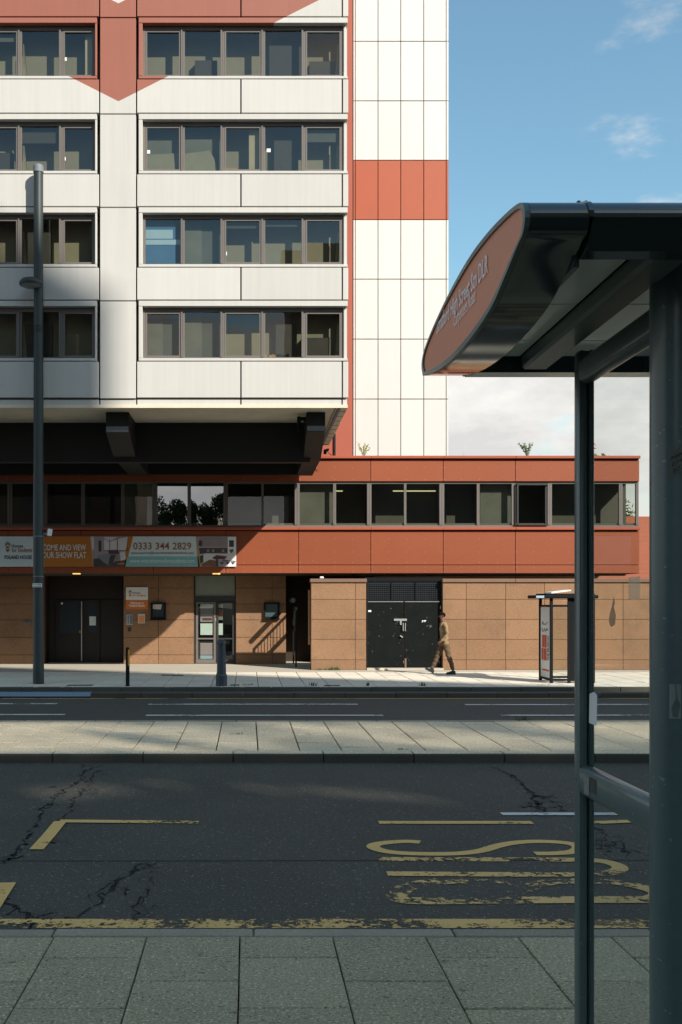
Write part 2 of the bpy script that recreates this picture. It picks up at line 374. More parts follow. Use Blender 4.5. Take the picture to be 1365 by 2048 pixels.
M['yellow_lamp'] = mat('lit_downlight', (0.8, 0.6, 0.2), 0.5, 0, emit=(1.0, 0.62, 0.16, 0.8))
M['tube_lamp'] = mat('lit_fluorescent_tube', (0.8, 0.75, 0.5), 0.5, 0, emit=(1.0, 0.9, 0.5, 0.5))
M['card'] = mat('brown_cardboard', (0.34, 0.20, 0.10), 0.85, 0.1, 8)
M['redbox'] = mat('red_packet', (0.40, 0.05, 0.03), 0.5, 0.1, 9)

# ------------------------------------------------------------------ flat lettering
def text(s, name, parent, m, mapf, u0, v0, u1, v1, bold=0.0, shear=0.0):
    c = bpy.data.curves.new('lettering', 'FONT'); c.body = s; c.resolution_u = 2; c.offset = bold; c.shear = shear; c.align_x = 'LEFT'
    t = bpy.data.objects.new('lettering_tmp', c); COL.objects.link(t)
    dg = bpy.context.evaluated_depsgraph_get()
    me = bpy.data.meshes.new_from_object(t.evaluated_get(dg)); bpy.data.objects.remove(t); bpy.data.curves.remove(c)
    xs = [v.co.x for v in me.vertices]; ys = [v.co.y for v in me.vertices]
    x0, x1, y0, y1 = min(xs), max(xs), min(ys), max(ys)
    for v in me.vertices:
        u = u0 + (v.co.x - x0) / (x1 - x0) * (u1 - u0); q = v0 + (v.co.y - y0) / max(1e-6, y1 - y0) * (v1 - v0)
        v.co = Vector(mapf(u, q))
    me.materials.clear(); me.materials.append(m); me.name = name
    return link(name, me, parent)
def ftext(s, parent, m, Y, px0, py0, px1, py1, bold=0.0, name='lettering'):
    """px0,py0 = lower left, px1,py1 = upper right in photo pixels at depth Y"""
    return text(s, name, parent, m, lambda u, v: (u, Y, v), X(px0, Y), Z(py0, Y), X(px1, Y), Z(py1, Y), bold)
def fquad(mb, Y, px0, py0, px1, py1, mi=0):
    return mb.face([(X(px0, Y), Y, Z(py1, Y)), (X(px1, Y), Y, Z(py1, Y)), (X(px1, Y), Y, Z(py0, Y)), (X(px0, Y), Y, Z(py0, Y))], mi)
def fpoly(mb, Y, pts, mi=0):
    return mb.face([(X(a, Y), Y, Z(b, Y)) for a, b in pts], mi)
def fbox(mb, Y0, Y1, px0, py0, px1, py1, mi=0, ref=None, c=0):
    r = ref or Y0; a = (X(px0, r), X(px1, r), Y0, Y1, Z(py1, r), Z(py0, r))
    return mb.cbox(*a, c, mi) if c else mb.box(*a, mi)

# ================================================================== SETTING
RZ = -0.12
obj('ground', MB().face([(-400, -300, -0.2), (500, -300, -0.2), (500, 900, -0.2), (-400, 900, -0.2)]), M['asphalt2'], kind='structure')
road = obj('road', MB().face([(-60, 6.5, RZ), (90, 6.5, RZ), (90, 14.05, RZ), (-60, 14.05, RZ)]), M['asphalt'], kind='structure')
road2 = obj('far_road', MB().face([(-60, 18.0, RZ), (90, 18.0, RZ), (90, 23.6, RZ), (-60, 23.6, RZ)]), M['asphalt2'], kind='structure')
lane = obj('cycle_lane', MB().face([(-60, 23.8, RZ + 0.01), (90, 23.8, RZ + 0.01), (90, 25.1, RZ + 0.01), (-60, 25.1, RZ + 0.01)]), M['cycle'], kind='structure')

def slab_mesh(w_, l_, h=0.06, c=0.006):
    mb = MB(); mb.cbox(-w_ / 2, w_ / 2, -l_ / 2, l_ / 2, -h, 0, c); return mb
def pave(parent, name, m, x0, nx, w_, ynear, yfar, L, z, gap, off, gy, jit=0.0025):
    cache = {}
    for i in range(nx):
        xc = x0 + (i + .5) * w_
        y = yfar; first = True; k = i % 2
        while y > ynear + 0.02:
            l_ = L * (off if (first and k) else 1.0); first = False
            l_ = min(l_, y - ynear)
            key = round(l_, 3)
            if key not in cache: cache[key] = slab_mesh(w_ - gap, l_ - gy).mesh(name, m)
            o = link(name, cache[key], parent, (xc, y - l_ / 2, z + random.uniform(-jit, jit)))
            o.rotation_euler = (random.uniform(-.002, .002), random.uniform(-.003, .003), random.uniform(-.003, .003))
            y -= l_
near = obj('near_pavement', MB().box(-60, 90, -12, 6.36, -0.2, -0.045), M['base'], kind='structure')
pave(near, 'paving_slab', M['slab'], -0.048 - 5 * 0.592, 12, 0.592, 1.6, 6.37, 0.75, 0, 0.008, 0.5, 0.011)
def kerbs(parent, m, x0, n, L, y0, y1, z0, z1, c=0.015, gap=0.008, skip=None, jit=0.003):
    me = MB().cbox(-L / 2 + gap / 2, L / 2 - gap / 2, y0, y1, z0, z1, c, 0, 2).mesh('kerb_stone', m)
    for i in range(n):
        xc = x0 + (i + .5) * L
        if skip and skip(xc): continue
        link('kerb_stone', me, parent, (xc, random.uniform(-jit, jit), random.uniform(-jit, jit)))
kerbs(near, M['kerb'], 0.04 - 1.29 * 4, 8, 1.29, 6.372, 6.52, -0.18, 0.002)
median = obj('median_pavement', MB().box(-60, 90, 14.1, 17.95, -0.2, -0.045), M['base'], kind='structure')
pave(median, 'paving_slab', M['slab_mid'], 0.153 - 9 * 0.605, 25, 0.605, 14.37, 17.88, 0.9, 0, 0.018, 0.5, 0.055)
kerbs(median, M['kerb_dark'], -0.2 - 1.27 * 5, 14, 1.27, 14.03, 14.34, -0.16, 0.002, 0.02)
kt = MB().cbox(-.627, .627, 14.05, 14.335, 0.0025, 0.006, .0015).mesh('kerb_top', M['slab_mid'])
for i in range(14): link('kerb_top', kt, median, (-0.2 - 1.27 * 5 + (i + .5) * 1.27, 0, 0))
kerbs(median, M['kerb'], -0.2 - 1.27 * 6, 16, 1.27, 17.9, 18.06, -0.16, 0.004, 0.02)
far = obj('far_pavement', MB().box(-60, 90, 25.12, 37, -0.2, -0.045), M['base'], kind='structure')
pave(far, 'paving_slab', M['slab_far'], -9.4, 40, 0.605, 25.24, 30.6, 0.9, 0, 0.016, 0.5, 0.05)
obj('concrete_apron', MB().face([(-60, 30.6, -0.002), (-60, 37, -0.002), (60, 37, -0.002), (60, 30.6, -0.002)]), M['concrete'], far)
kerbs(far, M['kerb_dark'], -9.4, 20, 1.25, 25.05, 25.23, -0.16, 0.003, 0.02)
island = link('lane_separator', None, None, (0, 23.7, RZ), kind='structure')
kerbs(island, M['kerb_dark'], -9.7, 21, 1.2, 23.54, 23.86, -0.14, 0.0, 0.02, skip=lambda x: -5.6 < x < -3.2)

# road markings ------------------------------------------------------
def G(px, py, z=RZ):
    Y = GY(py, z); return (X(px, Y), Y)
def stroke(mb, pts, wd, z):
    P = [Vector((p[0], p[1])) for p in pts]
    Lf, Rt = [], []
    for i, p in enumerate(P):
        d = (P[min(i + 1, len(P) - 1)] - P[max(i - 1, 0)]).normalized(); n = Vector((-d.y, d.x))
        Lf.append(p + n * wd / 2); Rt.append(p - n * wd / 2)
    for i in range(len(P) - 1):
        mb.face([(*Lf[i], z), (*Rt[i], z), (*Rt[i + 1], z), (*Lf[i + 1], z)])
    return mb
def smooth(pts, it=2):
    for _ in range(it):
        q = [pts[0]]
        for a, b in zip(pts, pts[1:]):
            q += [(a[0] * .75 + b[0] * .25, a[1] * .75 + b[1] * .25), (a[0] * .25 + b[0] * .75, a[1] * .25 + b[1] * .75)]
        pts = q + [pts[-1]]
    return pts
RM = RZ + 0.005
def z8(l): return [G(660 + a / 1.936, 1380 + b / 1.936) for a, b in l]
def z7(l): return [G(a / 1.95, 1350 + b / 1.95) for a, b in l]
NMARK = [0]
def mark(name, pts, wd, m, parent=road, sm=0):
    NMARK[0] += 1
    return obj(name, stroke(MB(), smooth(pts, sm) if sm else pts, wd, RM + NMARK[0] * .0005), m, parent, fix=False)
mark('road_letter', z8([(350, 592), (300, 588), (230, 592), (172, 600), (165, 614), (230, 632), (360, 638), (500, 637), (590, 626), (650, 605), (730, 591), (830, 588), (930, 595), (972, 610), (950, 630), (870, 636), (795, 636)]), 0.125, M['yellow_solid'], sm=2).data.name = 'letter_s'
mark('road_letter', z8([(190, 658), (600, 659), (950, 660), (1060, 664), (1125, 684), (1125, 702), (1060, 716), (950, 718), (600, 717), (222, 714)]), 0.135, M['yellow_worn'], sm=2)
mark('road_letter', z8([(1243, 815), (900, 816), (600, 818), (320, 822), (262, 812), (258, 790), (300, 765), (400, 744), (540, 741), (650, 750), (715, 768), (757, 790)]), 0.17, M['yellow_gone'], sm=2)
mark('road_letter', z8([(735, 792), (780, 762), (860, 745), (1000, 742), (1120, 748), (1220, 768), (1290, 795), (1240, 815)]), 0.15, M['yellow_gone'], sm=2)
mark('bay_line', z8([(190, 516), (785, 516)]), 0.13, M['yellow_solid'])
mark('bay_line', z8([(1015, 518), (1300, 505)]), 0.12, M['yellow_gone'])
mark('lane_dash', z8([(665, 483), (1400, 483)]), 0.13, M['white_road'])
mark('bay_line', z7([(775, 578), (232, 573)]), 0.13, M['yellow_solid'])
mark('bay_line', z7([(236, 574), (190, 630), (142, 684)]), 0.13, M['yellow'])
mark('bay_line', z7([(14, 815), (-60, 925)]), 0.20, M['yellow'])
obj('edge_line', stroke(MB(), [(-30, 7.0), (-1.75, 7.0)], 0.10, RM), M['yellow_gone'], road, fix=False)
obj('edge_line', stroke(MB(), [(-1.75, 6.99), (60, 6.99)], 0.20, RM), M['yellow_worn'], road, fix=False)
for a, b, yy in ((-200, 115, 1408.5), (297, 716, 1409.5), (931, 1500, 1410.5), (-200, 130, 1430.5), (292, 767, 1432), (1003, 1600, 1432)):
    Y = GY(yy, RZ); mark('lane_dash', [(X(a, Y), Y), (X(b, Y), Y)], 0.20, M['white_road'], road2)
obj('edge_line', stroke(MB(), [(-50, 23.38), (80, 23.38)], 0.09, RM), M['yellow'], road2, fix=False)
# loading ticks on the far kerb
for px in (67, 120, 330, 480, 548, 700):
    obj('kerb_tick', MB().box(X(px, 25.1), X(px + 9, 25.1), 25.06, 25.2, 0.0, 0.0075), M['yellow_worn'], far)
# cracks: open jagged gaps with crumbled edges
def crack(pts, w0, seed, branches=3):
    rnd = random.Random(seed); mb = MB(); z = RZ + 0.0035
    def line(A, wd):
        q = [A[0]]
        for a, b in zip(A, A[1:]):
            n = max(3, int(math.dist(a, b) / 0.05))
            for i in range(1, n + 1):
                t = i / n; q.append((a[0] + (b[0] - a[0]) * t + rnd.gauss(0, .026), a[1] + (b[1] - a[1]) * t + rnd.gauss(0, .04)))
        L_ = []
        for i, p in enumerate(q):
            ww = wd * rnd.choice((.15, .3, .5, .8, 1.2, 1.6)) * (0.3 if i in (0, len(q) - 1) else 1); L_.append((p, ww))
        for (p, a), (r, b) in zip(L_, L_[1:]):
            d = Vector((r[0] - p[0], r[1] - p[1])); d = d.normalized() if d.length else Vector((1, 0)); n = Vector((-d.y, d.x))
            mb.face([(p[0] + n.x * a / 2, p[1] + n.y * a / 2, z), (p[0] - n.x * a / 2, p[1] - n.y * a / 2, z), (r[0] - n.x * b / 2, r[1] - n.y * b / 2, z), (r[0] + n.x * b / 2, r[1] + n.y * b / 2, z)])
        return q
    main = line(pts, w0)
    for _ in range(branches):
        i = rnd.randrange(len(main)); p = main[i]
        line([p, (p[0] + rnd.uniform(-.18, .2), p[1] + rnd.uniform(-.3, .3)), (p[0] + rnd.uniform(-.25, .3), p[1] + rnd.uniform(-.6, .3))], w0 * .4)
    obj('crack', mb, M['crack'], road, fix=False)
crack([G(a, b) for a, b in ((200, 1532), (165, 1545), (160, 1560), (125, 1585), (85, 1620), (72, 1650), (40, 1695), (15, 1722), (-30, 1745))], 0.030, 1, 7)
crack([G(a, b) for a, b in ((195, 1540), (183, 1565), (150, 1600), (110, 1660), (95, 1690))], 0.018, 2, 4)
crack([G(a, b) for a, b in ((285, 1728), (262, 1745), (230, 1770), (205, 1798), (180, 1825), (120, 1836), (50, 1838), (20, 1800), (-20, 1780))], 0.022, 3, 8)
crack([G(a, b) for a, b in ((305, 1755), (290, 1790), (272, 1812), (262, 1850))], 0.014, 4, 5)
crack([G(a, b) for a, b in ((980, 1532), (1010, 1545), (1040, 1562), (1062, 1590), (1090, 1625))], 0.030, 5, 6)
crack([G(a, b) for a, b in ((1072, 1590), (1110, 1605), (1135, 1632))], 0.022, 6, 4)
crack([G(a, b) for a, b in ((1178, 1650), (1215, 1668), (1200, 1700), (1240, 1685), (1255, 1710))], 0.024, 7, 7)
obj('tar_seam', stroke(MB(), [(-20, 8.72), (-1, 8.69), (4, 8.72), (30, 8.7)], 0.014, RZ + 0.003), M['crack'], road, fix=False)
# small iron covers in the far pavement
for px, py, wpx, nm in ((160, 1371, 52, 'drain_cover'), (345, 1351, 44, 'drain_cover'), (665, 1371.5, 32, 'drain_cover'), (470, 1370.5, 18, 'drain_cover')):
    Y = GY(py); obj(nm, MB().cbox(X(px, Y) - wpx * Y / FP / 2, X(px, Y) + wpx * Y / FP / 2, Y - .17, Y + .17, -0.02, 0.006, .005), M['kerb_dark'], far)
# ================================================================== OFFICE TOWER
tower = thing('office_tower', 'white panelled office block with a red chevron, cantilevered over the red podium', 'building', (-3, TY, 6.9))
tops = [612, 425, 238, 45, -145, -335]; bots = [715, 527, 340, 150, -40, -230]
XL, XR = -330, 697
TH = 0.22
def tb(mb, a, y, b, yb, d0=0.0, d1=TH, c=0.008): return fbox(mb, TY + d0, TY + d1, a, y, b, yb, 0, TY, c)
j = 1.3
YB = TY + 0.62
RV = random.Random(5)
for k in range(len(tops)):
    s0 = bots[k] + 8; s1 = (tops[k - 1] - 13) if k else 795
    for a, b in ((XL, -160), (-160, 199), (273, 482), (482, 685)):
        obj('spandrel_panel', tb(MB(), a + j, s0, b - j, s1), M['facade'], tower)
    obj('spandrel_panel', tb(MB(), 685 + j, s0, XR, s1), M['facade'], tower)
    obj('column_panel', tb(MB(), 199 + j, tops[k] - 11 + 1.5, 273 - j, s1 + 1.5), M['facade'], tower)
    # backing floor slab and the dark joints behind the panels
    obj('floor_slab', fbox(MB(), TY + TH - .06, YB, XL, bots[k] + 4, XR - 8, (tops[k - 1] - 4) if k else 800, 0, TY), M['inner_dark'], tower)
    t_, b_ = tops[k], bots[k]
    for gi, (a, b, mulls) in enumerate(((XL, 195, (-280, -205, -128, -50, 33, 116)), (276, XR, (361, 441, 523, 604)))):
        right = gi == 1
        fx0, fx1 = (a + 9, 688) if right else (a, 190)
        surround = MB()
        for (p0, q0, p1, q1) in ((a + j, t_ - 11, b - j, t_), (a + j, b_ + 1, b - j, b_ + 6.5)): tb(surround, p0, q0, p1, q1, 0, TH + .03)
        if right: tb(surround, a + j, t_ + .2, a + 9, b_ + .8, 0.004, TH + .03)
        else: tb(surround, 190, t_ + .2, b - j, b_ + .8, 0.004, TH + .03)
        if right: tb(surround, 688.5, t_ + .2, 693, b_ + .8, 0.10, 0.16)
        win = obj('window', surround, M['facade'], tower)
        fr = MB(); Y0 = TY + .15; Y1 = TY + .21
        fbox(fr, Y0, Y1, fx0, t_ + 1, fx1, t_ + 8, 0, TY); fbox(fr, Y0, Y1, fx0, b_ - 3.5, fx1, b_ + .5, 0, TY)
        fbox(fr, Y0, Y1, fx0, t_ + 8, fx0 + 5, b_ - 3.5, 0, TY); fbox(fr, Y0, Y1, fx1 - 4, t_ + 8, fx1, b_ - 3.5, 0, TY)
        obj('frame', fr, M['frame'], win)
        edges = [fx0 + 5]
        for q in mulls:
            mu = MB(); fbox(mu, Y0 - .02, Y1 + .01, q, t_ + 8, q + 3.5, b_ - 3.5, 0, TY, .004); fbox(mu, Y0 + .012, Y1, q + 3.6, t_ + 8, q + 8, b_ - 3.5, 0, TY, .004)
            obj('mullion', mu, M['frame'], win); edges += [q, q + 8]
        edges.append(fx1 - 4)
        for e in range(0, len(edges), 2):
            p0, p1 = edges[e], edges[e + 1]
            dy = [random.uniform(-.006, .006) for _ in range(3)]
            x0, x1, z0, z1 = X(p0, TY), X(p1, TY), Z(b_ - 3, TY), Z(t_ + 7, TY); Yp = TY + .19
            blue = right and k == 1 and e == 0
            obj('pane', MB().face([(x0, Yp + dy[0], z0), (x1, Yp + dy[1], z0), (x1, Yp + dy[1] + dy[2], z1), (x0, Yp + dy[0] + dy[2], z1)]), M['glass'], win)
            if e % 4 == 0 and not blue:   # casement sash inside the frame
                sa = MB()
                for (c0, r0, c1, r1) in ((p0 + .3, t_ + 8.3, p1 - .3, t_ + 12), (p0 + .3, b_ - 7, p1 - .3, b_ - 3.8), (p0 + .3, t_ + 12, p0 + 3.4, b_ - 7), (p1 - 3.4, t_ + 12, p1 - .3, b_ - 7)):
                    fbox(sa, TY + .155, TY + .187, c0, r0, c1, r1, 0, TY)
                obj('sash', sa, M['frame'], win)
            if blue:
                obj('blind', fquad(MB(), TY + .30, p0 - 2, t_ + 6, p1 + 2, b_), M['blind_blue'], win)
                bb = MB(); fquad(bb, TY + .296, p0, t_ + 34, p0 + 56, t_ + 52); fquad(bb, TY + .294, p0 - 2, t_ + 54, p1, t_ + 64); obj('blind', bb, M['blind_pale'], win)
            elif right and (k, e) in ((2, 0), (2, 2)):      # a collapsed sheet of net behind the glass
                q_ = [(p0 - 1, t_ + 60), (p1 + 3, t_ + 56), (p1 + 3, b_), (p0 - 1, b_)] if e == 0 else [(p0 - 3, t_ + 58), (p0 + 50, t_ + 51), (p0 + 58, t_ + 66), (p0 + 70, b_), (p0 - 3, b_)]
                f_ = MB(); f_.face([(X(a_x, TY), TY + .28 + .10 * (b_ - a_y) / 90, Z(a_y, TY)) for a_x, a_y in q_]); obj('net_curtain', f_, M['blind_pale2'], win)
                obj('blind', fquad(MB(), TY + .40, p0 - 2, t_, p1 + 4, b_), M['blind_grey'], win)  # grey sheet imitates cloud reflected in this pane
            elif right and (k, e) in ((1, 2), (0, 0), (0, 2)):  # grey sheets put cloud reflections into the colour behind these panes
                obj('blind', fbox(MB(), TY + .38, TY + .39, p0 - 2, t_, p0 + (p1 - p0) * .47, b_, 0, TY), M['blind_grey'], win)
                obj('blind', fbox(MB(), TY + .395, TY + .405, p0 + (p1 - p0) * .45, t_, p1 + 3, b_, 0, TY), M['blind_grey2'], win)
            elif not right and e % 4 == 2 or (right and e == 8):
                # gathered curtain hanging at one side of the pane
                f_ = MB(); w_ = 9 if not right else 12; lft = not right
                for i in range(6):
                    g0 = (p0 + i * w_ / 6) if lft else (p1 - w_ + i * w_ / 6); g1 = g0 + w_ / 6
                    tap = .25 if lft else .6
                    a0 = .03 * (i % 2); a1 = .03 * ((i + 1) % 2)
                    t0 = (p0 + (g0 - p0) * tap) if lft else (p1 - (p1 - g0) * tap); t1 = (p0 + (g1 - p0) * tap) if lft else (p1 - (p1 - g1) * tap)
                    f_.face([(X(g0, TY), TY + .3 + a0, z0), (X(g1, TY), TY + .3 + a1, z0), (X(t1, TY), TY + .3 + a1, z1 - .3), (X(t0, TY), TY + .3 + a0, z1 - .3)])
                obj('curtain', f_, M['curtain'], win, smooth=True)
        for e in range(0, len(edges), 2):
            p0, p1 = edges[e], edges[e + 1]; rv_ = RV.random(); w_ = p1 - p0
            if rv_ < .30: obj('cupboard', fbox(MB(), TY + .42, YB - .01, p0 + w_ * RV.uniform(-.1, .4), t_ + RV.uniform(20, 60), p0 + w_ * RV.uniform(.55, 1.1), b_ + 4, 0, TY), M['dim'], win)
            elif rv_ < .55: obj('roller_blind', fbox(MB(), TY + .26, TY + .265, p0 - 1, t_ - 2, p1 + 1, t_ + RV.uniform(16, 42), 0, TY), RV.choice((M['blind_grey2'], M['dim'])), win)
            elif rv_ < .75: obj('curtain', fbox(MB(), TY + .3, TY + .33, p1 - w_ * RV.uniform(.15, .35), t_ - 2, p1 + 1, b_ + 2, 0, TY), RV.choice((M['blind_grey2'], M['curtain'], M['blind_grey'])), win)
    for (a, b) in ((XL, 196), (275, 690)):
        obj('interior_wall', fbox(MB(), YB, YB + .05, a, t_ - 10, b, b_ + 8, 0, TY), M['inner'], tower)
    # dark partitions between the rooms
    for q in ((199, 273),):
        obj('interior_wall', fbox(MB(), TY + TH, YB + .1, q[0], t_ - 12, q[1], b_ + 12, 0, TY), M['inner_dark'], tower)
    obj('interior_wall', fbox(MB(), TY + .24, YB, 690, t_ - 4, 692, b_ + 4, 0, TY), M['inner'], tower)
base = MB()
for a, b in ((XL, -160), (-160, 199), (199, 273), (273, 482), (482, 685), (685, 694)):
    obj('base_panel', fbox(MB(), TY + .05, TY + .25, a + j, 798.5, b - j, 815, 0, TY, .006), M['facade'], tower)
ztop, zb = Z(-330, TY), Z(815, TY)
core = MB(); core.box(X(XL, TY), X(694, TY), YB + .06, 32.6, zb + .11, ztop)
core.box(X(XL, TY), X(691, TY), TY + .20, TY + .3, zb + .02, zb + .1)
obj('tower_core', core, M['soffit'], tower)
obj('side_wall', MB().box(X(692, TY), X(696.5, TY), TY + .25, 32.6, zb + .02, ztop), M['facade'], tower)
obj('soffit', MB().box(X(XL, TY), X(696, TY), TY + .01, 28.6, zb - .005, zb + .08), M['soffit'], tower)
obj('soffit', MB().box(X(640, TY), X(697, TY), 28.61, 32.7, zb - .005, zb + .08), M['soffit'], tower)
gut = MB(); gut.box(X(676, TY), X(682, TY), TY + .05, 32.7, zb - .04, zb - .007); gut.box(X(671, TY), X(672.5, TY), TY + .05, 32.7, zb - .025, zb - .007)
for i in range(9): gut.box(X(683, TY), X(695, TY), TY + .5 + i * .7, TY + .53 + i * .7, zb - .015, zb - .006)
obj('soffit_gutter', gut, M['plate'], tower)
dk = MB(); dk.box(X(XL, TY), 1.8, 28.62, 28.9, 6.15, zb + .08); dk.box(X(XL, TY), 1.8, 28.9, 32.7, 6.9, zb + .08); dk.box(X(XL, TY), 2.0, 32.5, 32.75, 6.3, 6.9)
obj('transfer_slab', dk, M['steel_dark'], tower)
def beam(x0, x1, yf, yb_, zf, zbk):
    o = obj('cantilever_beam', MB().prism([(yf, zb - .006), (yf, zf), (yb_, zbk), (32.4, zbk), (32.4, zb - .006)], 'x', x0, x1), M['steel_dark'], tower)
    obj('end_plate', MB().box(x0 + .01, x1 - .01, yf - .012, yf - .002, zf + .02, zf + .15), M['plate'], o)
beam(X(212, TY + .6), X(258, TY + .6), TY + .6, 28.7, Z(864, TY + .6), 6.24)
beam(X(614, TY + .6), X(651, TY + .6), TY + .6, 28.7, Z(863, TY + .6), 6.24)
# notices stuck to panes
for px, py in ((127, 110), (125, 311), (122, 683), (295, 297), (538, 294), (450, 502)):
    obj('notice', fbox(MB(), TY + .178, TY + .183, px - 4, py - 3.5, px + 4, py + 3.5, 0, TY), M['white'], tower)
# things standing on the window sills
def sill_thing(name, label, cat, px, py, w_, h_, m, parts=None):
    Y = TY + .42; mb = MB(); fbox(mb, Y, Y + .16, px - w_ / 2, py - h_, px + w_ / 2, py, 0, TY, .008)
    t = obj(name, mb, m, label=label, cat=cat)
    return t
t = sill_thing('cardboard_box', 'battered brown cardboard box on the sill behind the third pane, second window row from top', 'box', 461, 338, 26, 17, M['card'])
t = sill_thing('desk_clock', 'small white clock with a blue face on the window sill', 'clock', 502, 338, 12, 10, M['white'])
obj('clock_face', MB().prism([(X(502, TY) + .045 * math.cos(a * .524), Z(333, TY) + .045 * math.sin(a * .524)) for a in range(12)], 'y', TY + .412, TY + .419), M['blind_blue'], t)
sill_thing('red_packet', 'flat red packet lying on the sill in the right hand pane, second window row', 'packet', 625, 338, 22, 11, M['redbox'])
sill_thing('white_card', 'white card lying beside the red packet on the sill', 'card', 647, 333, 18, 6, M['paper'])
bk = thing('book_row', 'row of brown books along the sill in the lowest window row', 'books', (X(560, TY), TY + .42, Z(712, TY)))
for i, px in enumerate(range(530, 578, 5)):
    h_ = random.uniform(9, 14); obj('book', fbox(MB(), TY + .42, TY + .55, px, 712 - h_, px + 4.6, 712, 0, TY), random.choice((M['card'], M['redbox'], M['card'], M['curtain'])), bk)
bk = thing('folder_stack', 'few pale folders leaning in the lowest window row beside the second mullion', 'folders', (X(430, TY), TY + .42, Z(712, TY)))
for i, px in enumerate((424, 427.5, 431)): obj('folder', fbox(MB(), TY + .42, TY + .55, px, 704 - i, px + 3, 712, 0, TY), (M['card'], M['paper'], M['curtain'])[i], bk)

# ================================================================== WHITE CLAD STAIR TOWER
SY = 37.0
stair = thing('stair_tower', 'tall windowless tower clad in white panels with one orange band, rising behind the podium', 'building', (X(800, SY), SY, 7.1))
xs = [711, 756.5, 802, 848, 893]; ys = [-400, -280, -158, -37, 82, 201, 320, 439, 558, 678, 798, 925]
obj('tower_body', MB().box(X(706.5, SY), X(897, SY), SY + .05, SY + 9, 7.0, Z(-400, SY)), M['clad_joint'], stair)
for r in range(len(ys) - 1):
    m_ = M['orange'] if ys[r] == 320 else M['clad']
    for c in range(4):
        obj('cladding_panel', fbox(MB(), SY, SY + .06, xs[c] + .7, ys[r] + .8, xs[c + 1] - .7, ys[r + 1] - .8, 0, SY, .006), m_, stair)
    obj('corner_trim', fbox(MB(), SY - .006, SY + 1.0, 893.7, ys[r] + .8, 897.6, ys[r + 1] - .8, 0, SY), m_, stair)
    obj('corner_trim', fbox(MB(), SY - .006, SY + .06, 707.5, ys[r] + .8, 710.3, ys[r + 1] - .8, 0, SY), m_, stair)
RY = 36.4
obj('red_link_wall', MB().box(X(600, RY), X(705.5, RY), RY, RY + .5, 7.0, Z(-400, RY)), M['redwall'], stair)
obj('downpipe', MB().box(X(669, RY), X(671.5, RY), RY - .08, RY - .002, 7.0, Z(868, RY)), M['steel_dark'], stair)

# ================================================================== RED PODIUM BUILDING
PY = 33.1; WY = 34.6
pod = thing('podium_building', 'long two storey podium with brick red panels, strip windows and brown aggregate ground floor', 'building', (0, PY, 0))
PL, PR = -420, 1280
PE = X(1279, 33.1)
jx = [-419, -274, -129, 16.5, 162, 307, 452, 597.5, 742, 887, 1031.5, 1176, 1280]
def pb(mb, a, y, b, yb, d0=0, d1=.12, c=0.0): return fbox(mb, PY + d0, PY + d1, a, y, b, yb, 0, PY, c)
for a, b in zip(jx, jx[1:]):
    obj('fascia_panel', pb(MB(), a + .45, 920, b - .45, 962.5, 0, .1, .006), M['fascia'], pod)
    obj('fascia_panel', pb(MB(), a + .45, 1062, b - .45, 1129.5, 0, .1, .006), M['fascia'], pod)
    obj('fascia_panel', pb(MB(), a + .45, 1130.5, b - .45, 1146.5, 0, .1, .006), M['fascia'], pod)
    obj('cap', pb(MB(), a + .1, 912, b - .1, 917.5, -.10, .12, .01), M['trim'], pod)
    obj('ledge', pb(MB(), a + .1, 1054.5, b - .1, 1060.2, -.09, .12, .01), M['trim'], pod)
obj('panel_backing', MB().box(X(PL, PY), X(PR, PY), PY + .1, PY + .13, Z(1147, PY), Z(1061, PY)).box(X(PL, PY), X(PR, PY), PY + .1, PY + .13, Z(963, PY), Z(913, PY)), M['joint'], pod)
rv = MB()
px = jx[0] + 3
for a, b in zip(jx, jx[1:]):
    for q in (a + 3, a + 36.5, a + 72.5, a + 108.5, b - 3):
        if q > b: continue
        for yy in (935, 958.5, 1078, 1104, 1125, 1134, 1143):
            cx, cz = X(q, PY), Z(yy, PY); r_ = .011
            rv.face([(cx - r_, PY - .004, cz), (cx, PY - .004, cz - r_), (cx + r_, PY - .004, cz), (cx, PY - .004, cz + r_)])
obj('rivet', rv, M['rivet'], pod, kind='stuff', fix=False)
